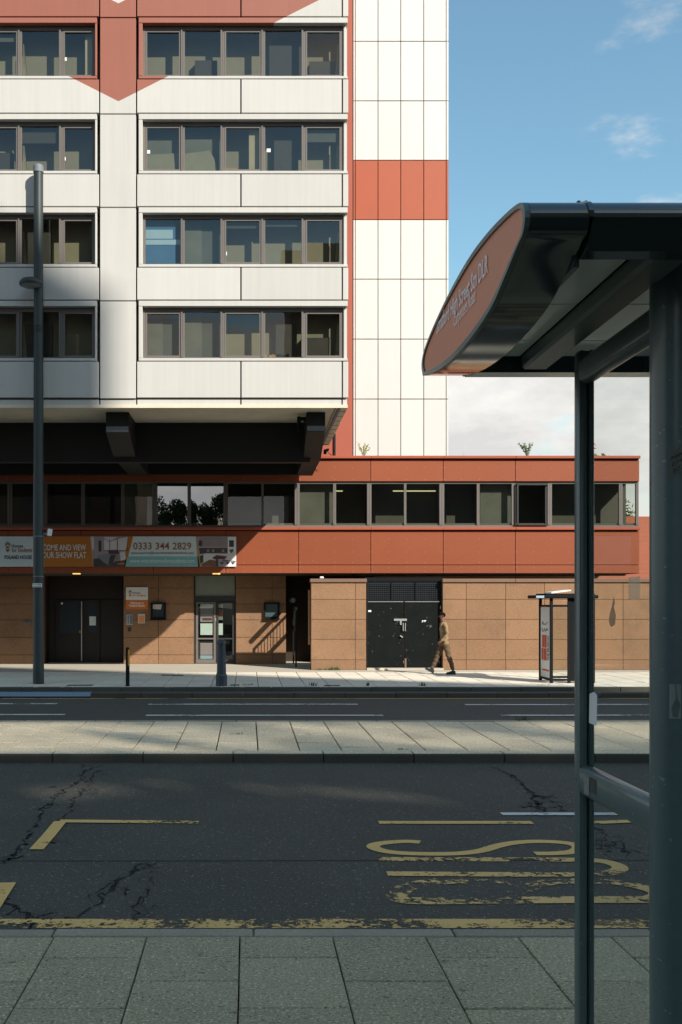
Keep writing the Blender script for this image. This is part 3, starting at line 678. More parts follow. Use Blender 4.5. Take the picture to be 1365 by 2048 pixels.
# strip windows
mull = [(-421, 8), (-350, 8), (-275, 8), (-200, 8), (-127, 8), (-55, 8), (14, 9), (88, 5), (162, 7), (242, 6), (304, 11), (375, 7), (447, 9), (523, 5), (590, 10), (667, 6), (735, 9), (809, 5), (880, 10), (955, 6), (1025, 9), (1097, 9), (1168, 9), (1240, 8), (1274, 6)]
FYy = PY + .07
fr = MB()
fbox(fr, FYy, FYy + .06, PL, 963, PR, 967, 0, PY); fbox(fr, FYy, FYy + .06, PL, 1050, PR, 1054.4, 0, PY)
obj('window_frame', fr, M['frame'], pod)
win_lit = {667, 590, 735, 809, 880, 955, 1025, 1097, 1168, 1240, 523}
inn = MB()
for i, (q, w_) in enumerate(mull):
    mu = MB(); fbox(mu, FYy - .02, FYy + .07, q, 967, q + w_ * .45, 1050, 0, PY, .004); fbox(mu, FYy, FYy + .06, q + w_ * .5, 967, q + w_, 1050, 0, PY, .004)
    win = obj('mullion', mu, M['frame'], pod)
    if i + 1 == len(mull): break
    p0, p1 = q + w_, mull[i + 1][0]
    x0, x1, z0, z1 = X(p0, PY), X(p1, PY), Z(1050.5, PY), Z(966.5, PY); Yp = FYy + .035
    wn = obj('window', fbox(MB(), Yp + .01, Yp + .03, p0 - .2, 1046, p1 + .2, 1050, 0, PY), M['frame'], pod)
    tilt = random.uniform(-.006, .006); tw = random.uniform(-.006, .006)
    mirror = q in (304, 375)
    if mirror: tilt, tw = -0.055, 0.006 if q == 304 else -0.004
    if q == 1025:      # the one top-hung light that stands open
        sa = MB(); 
        sa.box(x0, x0 + .05, Yp - .16, Yp - .10, z0 + .02, z1); sa.box(x1 - .07, x1, Yp - .03, Yp, z0, z1); sa.box(x0, x1, Yp - .12, Yp - .06, z0, z0 + .05); sa.box(x0, x1, Yp - .10, Yp - .04, z1 - .06, z1)
        obj('open_sash', sa, M['frame_dark'], wn)
        obj('pane', MB().face([(x0 + .05, Yp - .13, z0 + .05), (x1 - .07, Yp - .02, z0 + .05), (x1 - .07, Yp - .02, z1 - .06), (x0 + .05, Yp - .09, z1 - .06)]), M['glass'], wn)
    else:
        obj('pane', MB().face([(x0, Yp, z0), (x1, Yp + tw, z0), (x1, Yp + tw + tilt, z1), (x0, Yp + tilt, z1)]), M['glass_mirror'] if mirror else M['glass'], wn)
    if q in (242,): obj('curtain', fquad(MB(), Yp + .2, 275, 966, 306, 1050), M['curtain'], wn); 
    if q in (242, 955): obj('blind', fquad(MB(), Yp + .26, p0, 966, p1, 1050), M['blind_grey'], wn)
    if q == 590: obj('blind', fquad(MB(), Yp + .25, p0, 966, p1, 1049), M['blind_grey'], wn)
box_ = MB()
box_.box(X(PL, PY), PE, PY + 1.15, PY + 1.25, Z(1150, PY), 7.1)
obj('interior_wall', box_, mat('dim_office_wall', (0.085, 0.08, 0.062), 0.9, 0.3, 0.9), pod)
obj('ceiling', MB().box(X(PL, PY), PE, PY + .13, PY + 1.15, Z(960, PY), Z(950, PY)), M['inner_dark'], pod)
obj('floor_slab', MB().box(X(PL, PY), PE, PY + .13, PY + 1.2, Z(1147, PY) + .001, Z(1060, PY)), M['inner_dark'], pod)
for q in (90, 164, 448, 525, 738, 884, 1100):
    obj('interior_wall', fbox(MB(), PY + .2, PY + 1.15, q, 960, q + 3, 1060, 0, PY), M['inner_dark'], pod)
for (a, b, yy, nm) in ((793, 880, 976, 'strip_light'), (676, 690, 976, 'ceiling_light')):
    obj(nm, fbox(MB(), PY + .7, PY + .76, a, yy, b, yy + 2.2, 0, PY), M['tube_lamp'], pod)
zro = Z(912, PY)
obj('roof', MB().box(X(PL, PY), PE, PY + .02, 60, zro - .12, zro - .03), M['joint'], pod)
obj('rear_block', MB().box(X(PL, PY), PE, PY + 1.3, 58, 3.12, zro - .13).box(X(PL, PY), PE, WY + 2.2, 58, 0, 3.11), M['brown'], pod)
zs = Z(1147, PY)
obj('canopy_soffit', MB().box(X(PL, PY), PE, PY + .01, PY + 1.9, zs + .003, zs + .05), M['joint'], pod)
for px in (153, 433):
    o = obj('downlight', fbox(MB(), PY - .02, PY + .1, px - 7.5, 1146.4, px + 7.5, 1148.6, 0, PY), M['yellow_lamp'], pod)

# ground floor wall of aggregate panels
def wall_panels(parent, Y, xsp, ysp, m, thick=.10, skip=None, gap=.32, name='wall_panel'):
    for a, b in zip(xsp, xsp[1:]):
        for c, d in zip(ysp, ysp[1:]):
            if skip and skip(a, b, c, d): continue
            obj(name, fbox(MB(), Y, Y + thick, a + gap, c + gap, b - gap, d - gap, 0, Y, .006), m, parent)
rows = [1147, 1176, 1208, 1240, 1275, 1310, 1328.3]
wall_panels(pod, WY, [-420, -270, -60, 88], rows, M['brown'])
wall_panels(pod, WY, [247, 317, 388], rows, M['brown'])
wall_panels(pod, WY, [472, 545, 572.5], rows, M['brown'])
obj('wall_backing', MB().box(X(PL, WY), X(88, WY), WY + .08, WY + .3, 0, 3.3).box(X(247, WY), X(388, WY), WY + .08, WY + .3, 0, 3.3).box(X(472, WY), X(572.5, WY), WY + .08, WY + .3, 0, 3.3), M['wjoint'], pod)
EY = WY + .9
ent = MB(); ent.box(X(80, WY), X(250, WY), EY + .06, EY + .1, 0, 3.3); ent.box(X(84, WY), X(88, WY), WY + .31, EY + .06, 0, 3.3); ent.box(X(247, WY), X(251, WY), WY + .31, EY + .06, 0, 3.3)
obj('porch_lining', ent, M['wood'], pod)
al = MB(); al.box(X(574, WY), X(760, WY), WY + 1.6, WY + 1.7, 0, 3.3); al.box(X(700, WY), X(704, WY), WY - .5, WY + 1.6, 0, 3.1)
obj('alley_wall', al, M['joint'], pod)
# main entrance: two timber leaves and fixed side panels
def edoor(a, b, g, nm):
    d = MB(); fbox(d, EY, EY + .05, a, 1200, b, 1326, 0, EY, .005); o = obj(nm, d, M['wood'], pod)
    obj('glass', fquad(MB(), EY - .004, *g), M['apt_glass'], o); return o
dl = edoor(112, 163.5, (121, 1205, 161, 1266), 'door')
dr = edoor(165, 200, (177, 1207, 194, 1266), 'door')
hd = MB(); hd.tube([(X(164, EY), EY - .07, Z(1203, EY)), (X(164, EY), EY - .07, Z(1322, EY))], .02, 10)
for zy in (1206, 1318): hd.box(X(163.4, EY), X(164.6, EY), EY - .07, EY, Z(zy, EY) - .01, Z(zy, EY) + .01)
obj('handle', hd, M['silver'], dl, smooth=True)
obj('lock', fbox(MB(), EY - .05, EY, 159, 1261, 163, 1266, 0, EY), M['ink_orange'], dl)
obj('notice', fbox(MB(), EY - .012, EY - .006, 179, 1233, 192, 1251, 0, EY), M['pale'], dr)
obj('notice', fbox(MB(), EY - .012, EY - .006, 122, 1205, 126, 1209, 0, EY), M['white'], dl)
obj('side_panel', fbox(MB(), EY + .005, EY + .05, 201, 1200, 246, 1326, 0, EY, .005), M['wood'], pod)
obj('overpanel', fbox(MB(), EY + .005, EY + .05, 90, 1148, 246, 1198, 0, EY, .005), M['wood'], pod)
# glazed side entrance
GYd = WY + .12
fd = MB()
for (a, c, b, d) in ((388.5, 1146, 391, 1328), (470, 1146, 472, 1328), (391, 1193, 470, 1203), (391, 1146, 470, 1148)): fbox(fd, GYd - .06, GYd + .06, a, c, b, d, 0, GYd)
gd = obj('glazed_entrance', fd, M['frame_dark'], pod)
obj('transom_pane', fquad(MB(), GYd, 391, 1148, 470, 1195), mat('frosted_transom', (0.22, 0.25, 0.21), 0.35, 0.12, 3), gd)
for a, b in ((392, 432), (433, 469.5)):
    lf = MB()
    for (p, c, q, d) in ((a, 1204, a + 4.5, 1327), (b - 4.5, 1204, b, 1327), (a + 4.5, 1204, b - 4.5, 1207), (a + 4.5, 1319, b - 4.5, 1327), (a + 4.5, 1276, b - 4.5, 1279)):
        fbox(lf, GYd - .03, GYd + .03, p, c, q, d, 0, GYd, .003)
    o = obj('door_leaf', lf, M['frame'] if a < 400 else M['frame_dark'], gd)
for a, c, b, d in ((396, 1206, 428, 1277), (396, 1279, 428, 1320), (437, 1206, 466, 1277), (437, 1279, 466, 1320)):
    obj('pane', fquad(MB(), GYd + .005, a, c, b, d), M['glass'], gd)
for a, c, b, d, nm in ((401, 1208, 426, 1217, 0), (401, 1218, 426, 1228, 1), (401, 1228, 426, 1244, 2), (401, 1247, 426, 1270, 0), (401, 1286, 426, 1310, 2), (436, 1208, 446, 1216, 0), (436, 1218, 446, 1240, 1), (436, 1247, 446, 1270, 0), (401, 1311, 426, 1318, 3)):
    obj('poster', fquad(MB(), GYd + .02 + nm * .001, a, c, b, d), (M['pale'], M['ink_grey'], M['pink'], M['blind_pale'])[nm], gd)
obj('poster', MB().prism([(X(441, GYd) + .09 * math.cos(a * .4), Z(1228, GYd) + .09 * math.sin(a * .4)) for a in range(16)], 'y', GYd + .012, GYd + .016), M['ink_orange'], gd)
obj('poster', fquad(MB(), GYd + .017, 405, 1236, 424, 1241), M['plum'], gd)
obj('lobby', MB().box(X(386, WY), X(474, WY), WY + 1.2, WY + 1.3, 0, 3.3), M['inner_dark'], pod)
obj('lock', fbox(MB(), GYd - .05, GYd - .02, 430.5, 1237, 432.5, 1243, 0, GYd), M['silver'], gd)
# small black framed hatch windows
for (a, c, b, d, e) in ((302, 1205, 332, 1238, 'vent_window'), (528, 1205, 559, 1237, 'vent_window')):
    f_ = MB(); Y = WY - .1
    for (p, q, r, s_) in ((a, c, b, c + 2.5), (a, d - 3.5, b, d), (a, c + 2.5, a + 3, d - 3.5), (b - 3.5, c + 2.5, b, d - 3.5)): fbox(f_, Y, WY - .001, p, q, r, s_, 0, WY)
    fbox(f_, Y - .03, WY - .001, a - .8, d, b + .8, d + 1.6, 0, WY)
    o = obj(e, f_, M['black'], pod)
    obj('pane', fquad(MB(), WY - .02, a + 3, c + 2.5, b - 3.5, d - 3.5), M['apt_glass'] if a < 400 else mat('grey_green_pane', (0.06, 0.09, 0.09), 0.2, 0.1), o)
    if a < 400: obj('pane_blind', fpoly(MB(), WY - .022, [(a + 4, c + 4), (b - 8, c + 4), (b - 10, c + 14), (a + 4, c + 13)]), M['paper'], o)
# handrail with balusters beside the alley
rl = thing('handrail', 'black metal security railing in the mouth of the dark alley', 'railing', (X(588, WY), 33.4, 0))
xr = X(588, WY)
hb = MB(); hb.tube([(xr, 33.0, 1.93), (xr, 34.9, 1.93)], .05, 8); obj('top_rail', hb, M['black'], rl, smooth=True)
hb = MB(); hb.box(xr - .02, xr + .02, 33.0, 34.9, 1.17, 1.33); obj('bottom_rail', hb, M['black'], rl)
hb = MB(); hb.tube([(xr - .10, 33.0, 2.20), (xr - .10, 34.9, 2.20)], .085, 8); obj('grab_rail', hb, M['black'], rl, smooth=True)
bm_ = MB().box(-.008, .008, -.008, .008, 0, .60).mesh('baluster', M['black'])
for i in range(15): link('baluster', bm_, rl, (xr, 33.05 + i * .125, 1.33))
for yy in (33.0, 34.9): obj('post', MB().box(xr - .025, xr + .025, yy - .025, yy + .025, 0, 1.94), M['black'], rl)

# ---------------------------------------------------------------- banner and signs
def sheet(Y, px0, py0, px1, py1, m, t=.004): return fbox(MB(), Y, Y + t, px0, py0, px1, py1, 0, Y)
BY = PY - .06
ban = thing('advert_banner', 'long printed vinyl advertising banner tied along the red fascia', 'banner', (X(200, BY), BY, Z(1134, BY)))
bs = MB()
nb = 60
for i in range(nb):
    a = -130 + (473 + 130) * i / nb; b = -130 + (473 + 130) * (i + 1) / nb
    bs.box(X(a, BY), X(b, BY), BY, BY + .01, Z(1133.5, BY), Z(1073, BY))
obj('vinyl_sheet', MB().box(X(-130, BY), X(473, BY), BY, BY + .01, Z(1133.5, BY), Z(1073, BY)), M['pale'], ban)
B1, B2, B3 = BY - .003, BY - .006, BY - .009
obj('printed_panel', fpoly(MB(), B1, [(88, 1073), (180, 1073), (186.5, 1133.5), (88, 1133.5)]), M['ink_orange'], ban)
# bedroom photograph
ph = MB(); fpoly(ph, B1, [(180.3, 1073), (262, 1073), (250, 1133.5), (186.8, 1133.5)], 0)
fpoly(ph, B2, [(182, 1073.5), (188, 1073.5), (188, 1100), (184.5, 1099)], 1); fquad(ph, B2, 197, 1081, 203, 1103, 2)
fpoly(ph, B2, [(208, 1078), (219, 1084), (219, 1100), (209, 1101)], 1); fpoly(ph, B2, [(220, 1084), (234, 1079), (234, 1099), (220, 1100)], 1); fpoly(ph, B2, [(235, 1079), (255, 1073.5), (255, 1101), (235, 1100)], 1)
fpoly(ph, B2, [(207, 1074), (235, 1074), (219, 1083)], 1)
fpoly(ph, B2, [(187, 1118), (200, 1116), (216, 1124), (254, 1120), (251, 1133.3), (187, 1133.3)], 2)
fpoly(ph, B3, [(194, 1112), (214, 1107), (238, 1109), (240, 1117), (218, 1131), (206, 1124)], 3); fpoly(ph, B3 - .002, [(216, 1102), (236, 1101), (240, 1108), (218, 1108)], 4)
fpoly(ph, B3 - .002, [(221, 1110), (232, 1109), (226, 1127), (216, 1130)], 2); fpoly(ph, B3, [(240, 1105), (250, 1103), (252, 1118), (242, 1122)], 1); fpoly(ph, B3, [(234, 1127), (250, 1124), (249, 1130), (236, 1129)], 5)
for q in (219, 234.6): fquad(ph, B3, q, 1078, q + 1.2, 1101, 2)
fquad(ph, B3, 208, 1100.5, 256, 1101.7, 2)
obj('printed_photo', ph, [M['pink'], M['pink_l'], M['pink_d'], M['ink_grey'], M['plum'], M['ink_orange']], ban, fix=False)
obj('printed_panel', fpoly(MB(), B1, [(262.4, 1073), (266, 1073), (251, 1133.5), (250.3, 1133.5)]), M['ink_orange'], ban)
obj('printed_panel', fpoly(MB(), B2, [(256, 1073), (266.5, 1073), (256.5, 1113), (251, 1133.5), (248, 1133.5)]), M['ink_orange'], ban)
obj('printed_panel', fpoly(MB(), B3, [(255, 1113), (397, 1113), (400, 1133.5), (250.5, 1133.5)]), M['teal'], ban)
obj('printed_panel', fpoly(MB(), B3, [(392, 1073), (394, 1073), (403, 1133.5), (396.5, 1133.5)]), mat('ochre_print', (0.42, 0.26, 0.11), 0.6), ban)
# kitchen photograph
ph = MB(); fpoly(ph, B2, [(394, 1073), (473, 1073), (473, 1133.5), (403, 1133.5)], 0)
fpoly(ph, B3, [(401, 1075), (455, 1075), (455, 1094), (403, 1093)], 1); fpoly(ph, B3 - .001, [(398, 1096), (455, 1096), (455, 1106), (412, 1106), (400, 1108)], 2)
fpoly(ph, B3 - .001, [(399, 1079), (405, 1083), (404, 1093), (397, 1091)], 2); fpoly(ph, B3, [(399, 1110), (414, 1107), (455, 1108), (455, 1118), (416, 1124), (401, 1126)], 3)
fpoly(ph, B3 - .002, [(400, 1112), (407, 1109), (407, 1124), (401, 1127)], 2); fpoly(ph, B3 - .002, [(405, 1127), (420, 1119), (432, 1121), (432, 1133), (404, 1133)], 4)
fpoly(ph, B3 - .003, [(424, 1116), (434, 1110), (455, 1113), (449, 1119), (430, 1119)], 5); fquad(ph, B3 - .003, 432, 1119, 437, 1133, 2)
fquad(ph, B3, 456, 1073.5, 472.5, 1133, 6); fquad(ph, B3 - .002, 458.5, 1080.5, 468, 1094, 2); fpoly(ph, B3 - .003, [(458, 1100), (466, 1097.5), (468, 1102), (462, 1107)], 4)
fpoly(ph, B3 - .003, [(456, 1107), (470, 1103), (472, 1120), (452, 1120)], 3); fpoly(ph, B3 - .004, [(446, 1120), (472, 1122), (472, 1123.6), (446, 1122)], 5)
for a in (440, 452, 462): fpoly(ph, B3 - .004, [(a, 1124), (a + 9, 1124), (a + 5, 1129), (a + 3, 1129)], 2)
for a in (414, 424, 444): fquad(ph, B3 - .003, a, 1099, a + 5, 1104, 1)
obj('printed_photo', ph, [M['pink'], mat('photo_cupboards', (0.26, 0.22, 0.21), .6, .12, 7), M['pink_d'], M['pink_l'], M['floor_p'], M['plum'], M['white']], ban, fix=False)
TY4 = BY - .014
def logo(parent, Y, x, y, s, lower):
    k = MB(); fpoly(k, Y, [(x, y), (x + 5 * s, y + 4.5 * s), (x + 5 * s, y + 11 * s), (x, y + 6.5 * s), (x - 5 * s, y + 11 * s), (x - 5 * s, y + 4.5 * s)], 0)
    cc_ = [(x + 2.6 * s * math.cos(q * .5236), y + 12 * s + 2.6 * s * math.sin(q * .5236)) for q in range(12)]; fpoly(k, Y, cc_, 1)
    fpoly(k, Y, [(x - 3.6 * s, y + 14 * s), (x, y + 17 * s), (x + 3.6 * s, y + 14 * s), (x + 3.6 * s, y + 18.5 * s), (x, y + 21.5 * s), (x - 3.6 * s, y + 18.5 * s)], 1)
    obj('emblem', k, [M['ink_grey'], lower], parent, fix=False)
logo(ban, TY4, 15.3, 1082.5, 1.02, M['ink_brown'])
ftext('Homes', ban, M['ink'], TY4, 23.5, 1095.5, 46, 1088, .012); ftext('for Students', ban, M['ink_brown'], TY4, 23.5, 1104.5, 64, 1095.8, .012)
ftext('POLAND HOUSE', ban, M['ink'], TY4, 9, 1118.5, 63.5, 1110.5, .02)
ftext('COME AND VIEW', ban, M['white'], TY4, 85.5, 1101, 172, 1089, .012); ftext('OUR SHOW FLAT', ban, M['white'], TY4, 85, 1116.5, 172.5, 1104, .012)
ftext('0333 344 2829', ban, M['ink_brown'], TY4, 266.5, 1099.5, 383, 1085, .01)
ftext('salesenquiries@wearehomesforstudents.com', ban, M['ink'], TY4, 262, 1109.5, 387.5, 1103, .006)
ftext('www.wearehomesforstudents.com', ban, M['white'], TY4, 260, 1125.5, 389.5, 1117.5, .006)
for px in (-60, 58, 205, 296, 350, 440):
    obj('eyelet', MB().box(X(px, BY) - .012, X(px, BY) + .012, BY - .006, BY - .001, Z(1076, BY), Z(1074, BY)).box(X(px, BY) - .012, X(px, BY) + .012, BY - .006, BY - .001, Z(1133, BY), Z(1131, BY)), M['ink_grey'], ban)

SGY = WY - .04
ws = thing('welcome_sign', 'white and orange welcome sign on the brown wall right of the dark entrance', 'sign', (X(274, SGY), SGY, Z(1218, SGY)))
obj('board', sheet(SGY, 252, 1174.5, 296, 1218.5, M['white'], .03) if False else fbox(MB(), SGY, SGY + .03, 252, 1174.5, 296, 1218.5, 0, SGY), M['white'], ws)
obj('printed_panel', fquad(MB(), SGY - .002, 252, 1200, 296, 1218.5), mat('bright_orange_print', (0.55, 0.15, 0.025), .5, .03), ws)
logo(ws, SGY - .003, 260.5, 1180, .62, M['ink_red'])
ftext('Homes', ws, M['ink'], SGY - .004, 265.5, 1187.5, 281, 1184, .02); ftext('for Students', ws, M['ink_red'], SGY - .004, 265.5, 1193, 292, 1188.5, .01)
ftext('Welcome to', ws, M['white'], SGY - .004, 260.5, 1208.5, 288, 1203.5, .02); ftext('Poland House', ws, M['white'], SGY - .004, 258.5, 1213.6, 290, 1208.8, .02)
ip = thing('intercom_panel', 'silver striped door entry panel under the welcome sign', 'intercom', (X(259, SGY), SGY, Z(1250, SGY)))
obj('plate', fbox(MB(), SGY, SGY + .03, 252, 1229, 265, 1250, 0, SGY), M['silver'], ip)
for q in (253.5, 257, 260.5, 263): obj('button_row', fbox(MB(), SGY - .006, SGY - .001, q, 1230.5, q + 1.3, 1248, 0, SGY), M['ink'], ip)
obj('doorbell', fbox(MB(), SGY - .03, SGY + .03, 256.5, 1255, 262, 1263, 0, SGY, .01), M['ink'], label='small black doorbell below the silver entry panel', cat='doorbell')
nb_ = thing('orange_notice', 'small framed orange notice between the entry panel and the hatch window', 'notice', (X(283, SGY), SGY, Z(1247, SGY)))
obj('board', fbox(MB(), SGY, SGY + .02, 276, 1228, 290, 1247, 0, SGY), M['paper'], nb_); obj('printed_sheet', fquad(MB(), SGY - .002, 277.3, 1231.5, 288.7, 1245.5), mat('pale_orange_print', (0.62, 0.26, 0.10), .7, .08, 30), nb_)
for i, px in enumerate((51, 58)):
    t = thing('key_safe', ('left' if i == 0 else 'right') + ' one of two small silver key safes on the dark wall by the lamp', 'key safe', (X(px, SGY), SGY, Z(1249, SGY)), group='pair of key safes on the wall')
    obj('case', fbox(MB(), SGY - .02, SGY + .03, px - 2.6, 1241.5, px + 2.6, 1249.5, 0, SGY, .008), M['plate'], t); obj('dial', fbox(MB(), SGY - .03, SGY - .021, px - 1.3, 1242.8, px + 1.3, 1245, 0, SGY), M['ink'], t)

# floodlight under the overhang, small camera further back
fl = thing('floodlight', 'black floodlight on a bent arm under the overhang beside the right beam', 'floodlight', (X(600, 27.4), 27.4, 6.7))
Y = 27.4
obj('arm', MB().tube([(X(613, Y), Y, Z(838, Y)), (X(604, Y), Y, Z(837, Y)), (X(598, Y), Y, Z(838, Y))], .05, 8), M['black'], fl); obj('head', MB().cbox(X(594.5, Y), X(601.5, Y), Y - .1, Y + .1, Z(862, Y), Z(833, Y), .03), M['black'], fl)
Y = 32.6
cm = thing('security_camera', 'small black security camera with a loose cable above the red podium cap', 'camera', (X(653, Y), Y, zro))
obj('bracket', MB().cbox(X(648, Y), X(654, Y), Y, Y + .15, zro, Z(898, Y), .02), M['black'], cm); obj('housing', MB().cbox(X(652, Y), X(658, Y), Y - .2, Y + .1, Z(902, Y), Z(898.5, Y), .015), M['black'], cm)
obj('cable', MB().tube([(X(655, Y), Y, Z(902, Y)), (X(658, Y), Y, Z(906, Y)), (X(664, Y), Y, Z(911, Y))], .012, 6), M['black'], cm)

# ================================================================== SCREEN WALL WITH BLACK GATE
BW = 31.5
scr = thing('screen_wall', 'low brown aggregate screen wall with brown coping in front of the podium', 'wall', (X(900, BW), BW, 0))
vrows = [1165.5, 1199, 1239, 1279, 1320, 1340.3]
wall_panels(scr, BW, [622.5, 711, 733], vrows, M['brown'], .10)
wall_panels(scr, BW, [886, 933, 1012, 1090, 1169, 1247, 1325, 1404, 1482], vrows, M['brown'], .10)
bk = MB(); bk.box(X(622.5, BW), X(733, BW), BW + .08, BW + .3, -.02, Z(1165, BW)); bk.box(X(886, BW), X(1482, BW), BW + .08, BW + .3, -.02, Z(1165, BW))
obj('wall_backing', bk, M['brown'], scr)
obj('wall_joint', MB().box(X(623, BW), X(732.6, BW), BW + .02, BW + .085, 0, Z(1166, BW)).box(X(886.4, BW), X(1482, BW), BW + .02, BW + .085, 0, Z(1166, BW)), M['wjoint'], scr)
obj('coping', fbox(MB(), BW - .05, BW + .34, 620.5, 1157.5, 734, 1165, 0, BW, .012), M['coping'], scr)
for a, b in ((885, 1031), (1031.3, 1176), (1176.3, 1330), (1330.3, 1482)): obj('coping', fbox(MB(), BW - .05, BW + .34, a, 1157.5, b, 1165, 0, BW, .012), M['coping'], scr)
sl_ = MB(); sl_.box(X(617.5, BW), X(621.5, BW), BW + .1, BW + .16, Z(1290, BW), Z(1180, BW)); obj('side_slot', sl_, M['brown'], scr)
GTY = BW + .16
gate = thing('service_gate', 'scuffed black double service gate with a mesh grille above, set in the brown wall', 'gate', (X(810, GTY), GTY, 0))
gf = MB(); fbox(gf, GTY - .04, GTY + .08, 733.5, 1160, 736, 1336, 0, GTY); fbox(gf, GTY - .04, GTY + .08, 880, 1160, 886.5, 1336, 0, GTY); fbox(gf, GTY - .04, GTY + .08, 736, 1159.5, 880, 1162, 0, GTY); fbox(gf, GTY - .04, GTY + .08, 736, 1200, 880, 1202.5, 0, GTY)
for q in (782.5, 831): fbox(gf, GTY - .03, GTY + .08, q, 1162, q + 3, 1200, 0, GTY)
obj('gate_frame', gf, M['black'], gate)
obj('backing_sheet', fquad(MB(), GTY + .25, 730, 1155, 890, 1205), M['black'], gate)
gr = MB()
for i in range(38):
    q = 736.5 + i * 3.8
    fbox(gr, GTY + .02, GTY + .03, q, 1162, q + 1.1, 1200, 0, GTY)
for i in range(10):
    q = 1163.5 + i * 3.8
    fbox(gr, GTY + .005, GTY + .018, 736, q, 880, q + 1.1, 0, GTY)
obj('mesh_grille', gr, M['mesh'], gate, kind='stuff')
gl_ = [obj('gate_leaf', fbox(MB(), GTY, GTY + .05, a, 1205, b, 1335, 0, GTY, .008), M['door_black'], gate) for a, b in ((735.5, 807.5), (808.7, 879))]
tr_ = MB(); fbox(tr_, GTY - .03, GTY - .002, 735, 1202.7, 807, 1204.2, 0, GTY); fbox(tr_, GTY - .03, GTY - .002, 810, 1202.7, 881, 1204.2, 0, GTY); fbox(tr_, GTY - .03, GTY - .002, 880, 1204.3, 881.2, 1206.5, 0, GTY)
obj('drip_bar', tr_, M['silver'], gate)
hp = MB(); fbox(hp, GTY - .04, GTY - .005, 788, 1237.5, 814, 1242, 0, GTY, .006); fbox(hp, GTY - .05, GTY - .005, 800, 1242, 803.5, 1250, 0, GTY, .006)
obj('hasp', hp, M['silver'], gl_[0])
for q in (806.3, 810.5): obj('pull_handle', MB().tube([(X(q, GTY), GTY - .06, Z(1246, GTY)), (X(q, GTY), GTY - .06, Z(1262, GTY))], .014, 8).box(X(q, GTY) - .012, X(q, GTY) + .012, GTY - .06, GTY + .001, Z(1262, GTY), Z(1260.5, GTY)), M['silver'], gl_[0] if q < 808 else gl_[1], smooth=True)
pk = MB(); pk.box(-.05, .05, -.05, 0, -.02, .02); me_ = pk.mesh('padlock', M['silver']); o = link('padlock', me_, gl_[0], (X(803, GTY), GTY - .01, Z(1273, GTY))); o.rotation_euler = (0, R(35), 0)
obj('drop_bolt', fbox(MB(), GTY - .05, GTY - .003, 809.3, 1317, 813, 1337, 0, GTY, .005), M['coping'], gl_[1])
obj('notice', fbox(MB(), GTY - .006, GTY - .001, 737, 1220.5, 743, 1224, 0, GTY), M['white'], gl_[0])
text('JMP', 'graffiti', gl_[1], M['white'], lambda u, v: (u, GTY - .004, v), X(844, GTY), Z(1245, GTY), X(853, GTY), Z(1240.5, GTY), .03)
obj('gate_sill', fbox(MB(), GTY - .2, GTY + .3, 733, 1335.8, 886, 1342, 0, GTY), M['concrete'], gate)
for py in (1212, 1228, 1246): obj('hinge', fbox(MB(), GTY - .06, GTY - .042, 880, py, 881.6, py + 6, 0, GTY), M['silver'], gate)
Y = GY(1337); rk = MB()
b = bmesh.new(); bmesh.ops.create_icosphere(b, subdivisions=2, radius=1)
for v in b.verts:
    n = 1 + .18 * math.sin(v.co.x * 3 + 1) * math.cos(v.co.y * 4); v.co = Vector((v.co.x * .10 * n, v.co.y * .07 * n, max(-.045, v.co.z * .055 * n)))
bmesh.ops.translate(b, verts=b.verts, vec=(X(763, 31.0), 31.0, .045)); rk.bm(b)
obj('rubble_stone', rk, M['concrete'], smooth=True, label='pale lump of stone lying at the foot of the black gate', cat='stone')
obj('crumpled_bag', MB().cbox(X(640, BW), X(648, BW), BW, BW + .15, Z(1157.4, BW), Z(1153, BW), .02), M['white'], label='scrap of white packaging lying on the wall coping left of the gate', cat='litter')

# ================================================================== STREET FURNITURE
# lamp column
LY = GY(1368); lx = X(77, LY)
lc = thing('street_lamp', 'tall dark green lamp column with a side lantern on the far pavement', 'street lamp', (lx, LY, 0))
zt = Z(345, LY)
obj('column', MB().lathe(lx, LY, [(.145, 0), (.145, .5), (.137, .52), (.135, 5.5), (.13, 5.52), (.128, 8.1), (.125, 8.12), (.122, zt)], 20), M['lamp'], lc, smooth=True)
obj('column_cap', MB().lathe(lx, LY, [(.136, zt), (.136, zt + .05), (.132, zt + .17), (.10, zt + .20)], 20), M['plate'], lc, smooth=True)
hx = X(64.5, LY); hz = Z(570, LY)
hyy = LY - .15
ln = obj('lantern', MB().lathe(hx, hyy, [(.29, hz - .06), (.305, hz - .02), (.30, hz + .02), (.24, hz + .09), (.13, hz + .135), (.02, hz + .15)], 28, cap=True), M['lamp'], lc, smooth=True)
obj('lens', MB().lathe(hx, hyy, [(.27, hz - .063), (.2, hz - .10), (.1, hz - .115), (.01, hz - .12)], 28, cap=True), M['lampglass'], ln, smooth=True)
for zz in (Z(1073, LY), Z(1153, LY), Z(652, LY), Z(657, LY), Z(662, LY)):
    obj('strap', MB().lathe(lx, LY, [(.138, zz - .012), (.14, zz - .012), (.14, zz + .012), (.138, zz + .012)], 20, cap=False), M['lamp'] if zz > 8 else M['plate'], lc)
bx = thing('sensor_box', 'small white sensor box strapped to the side of the lamp column', 'sensor', (X(99, LY), LY, Z(1065, LY)))
o = link('case', MB().cbox(-.06, .06, -.07, .07, -.09, .09, .01).mesh('case', M['white']), bx, (X(99, LY), LY, Z(1065, LY))); o.rotation_euler = (0, R(8), R(20))
obj('bracket', MB().box(X(87, LY), X(95, LY), LY - .02, LY + .02, Z(1070, LY), Z(1066, LY)), M['plate'], bx)
sp = thing('loading_plate', 'small white no loading plate strapped to the lamp column', 'sign', (lx, LY - .15, Z(1171, LY)))
SPY = LY - .16
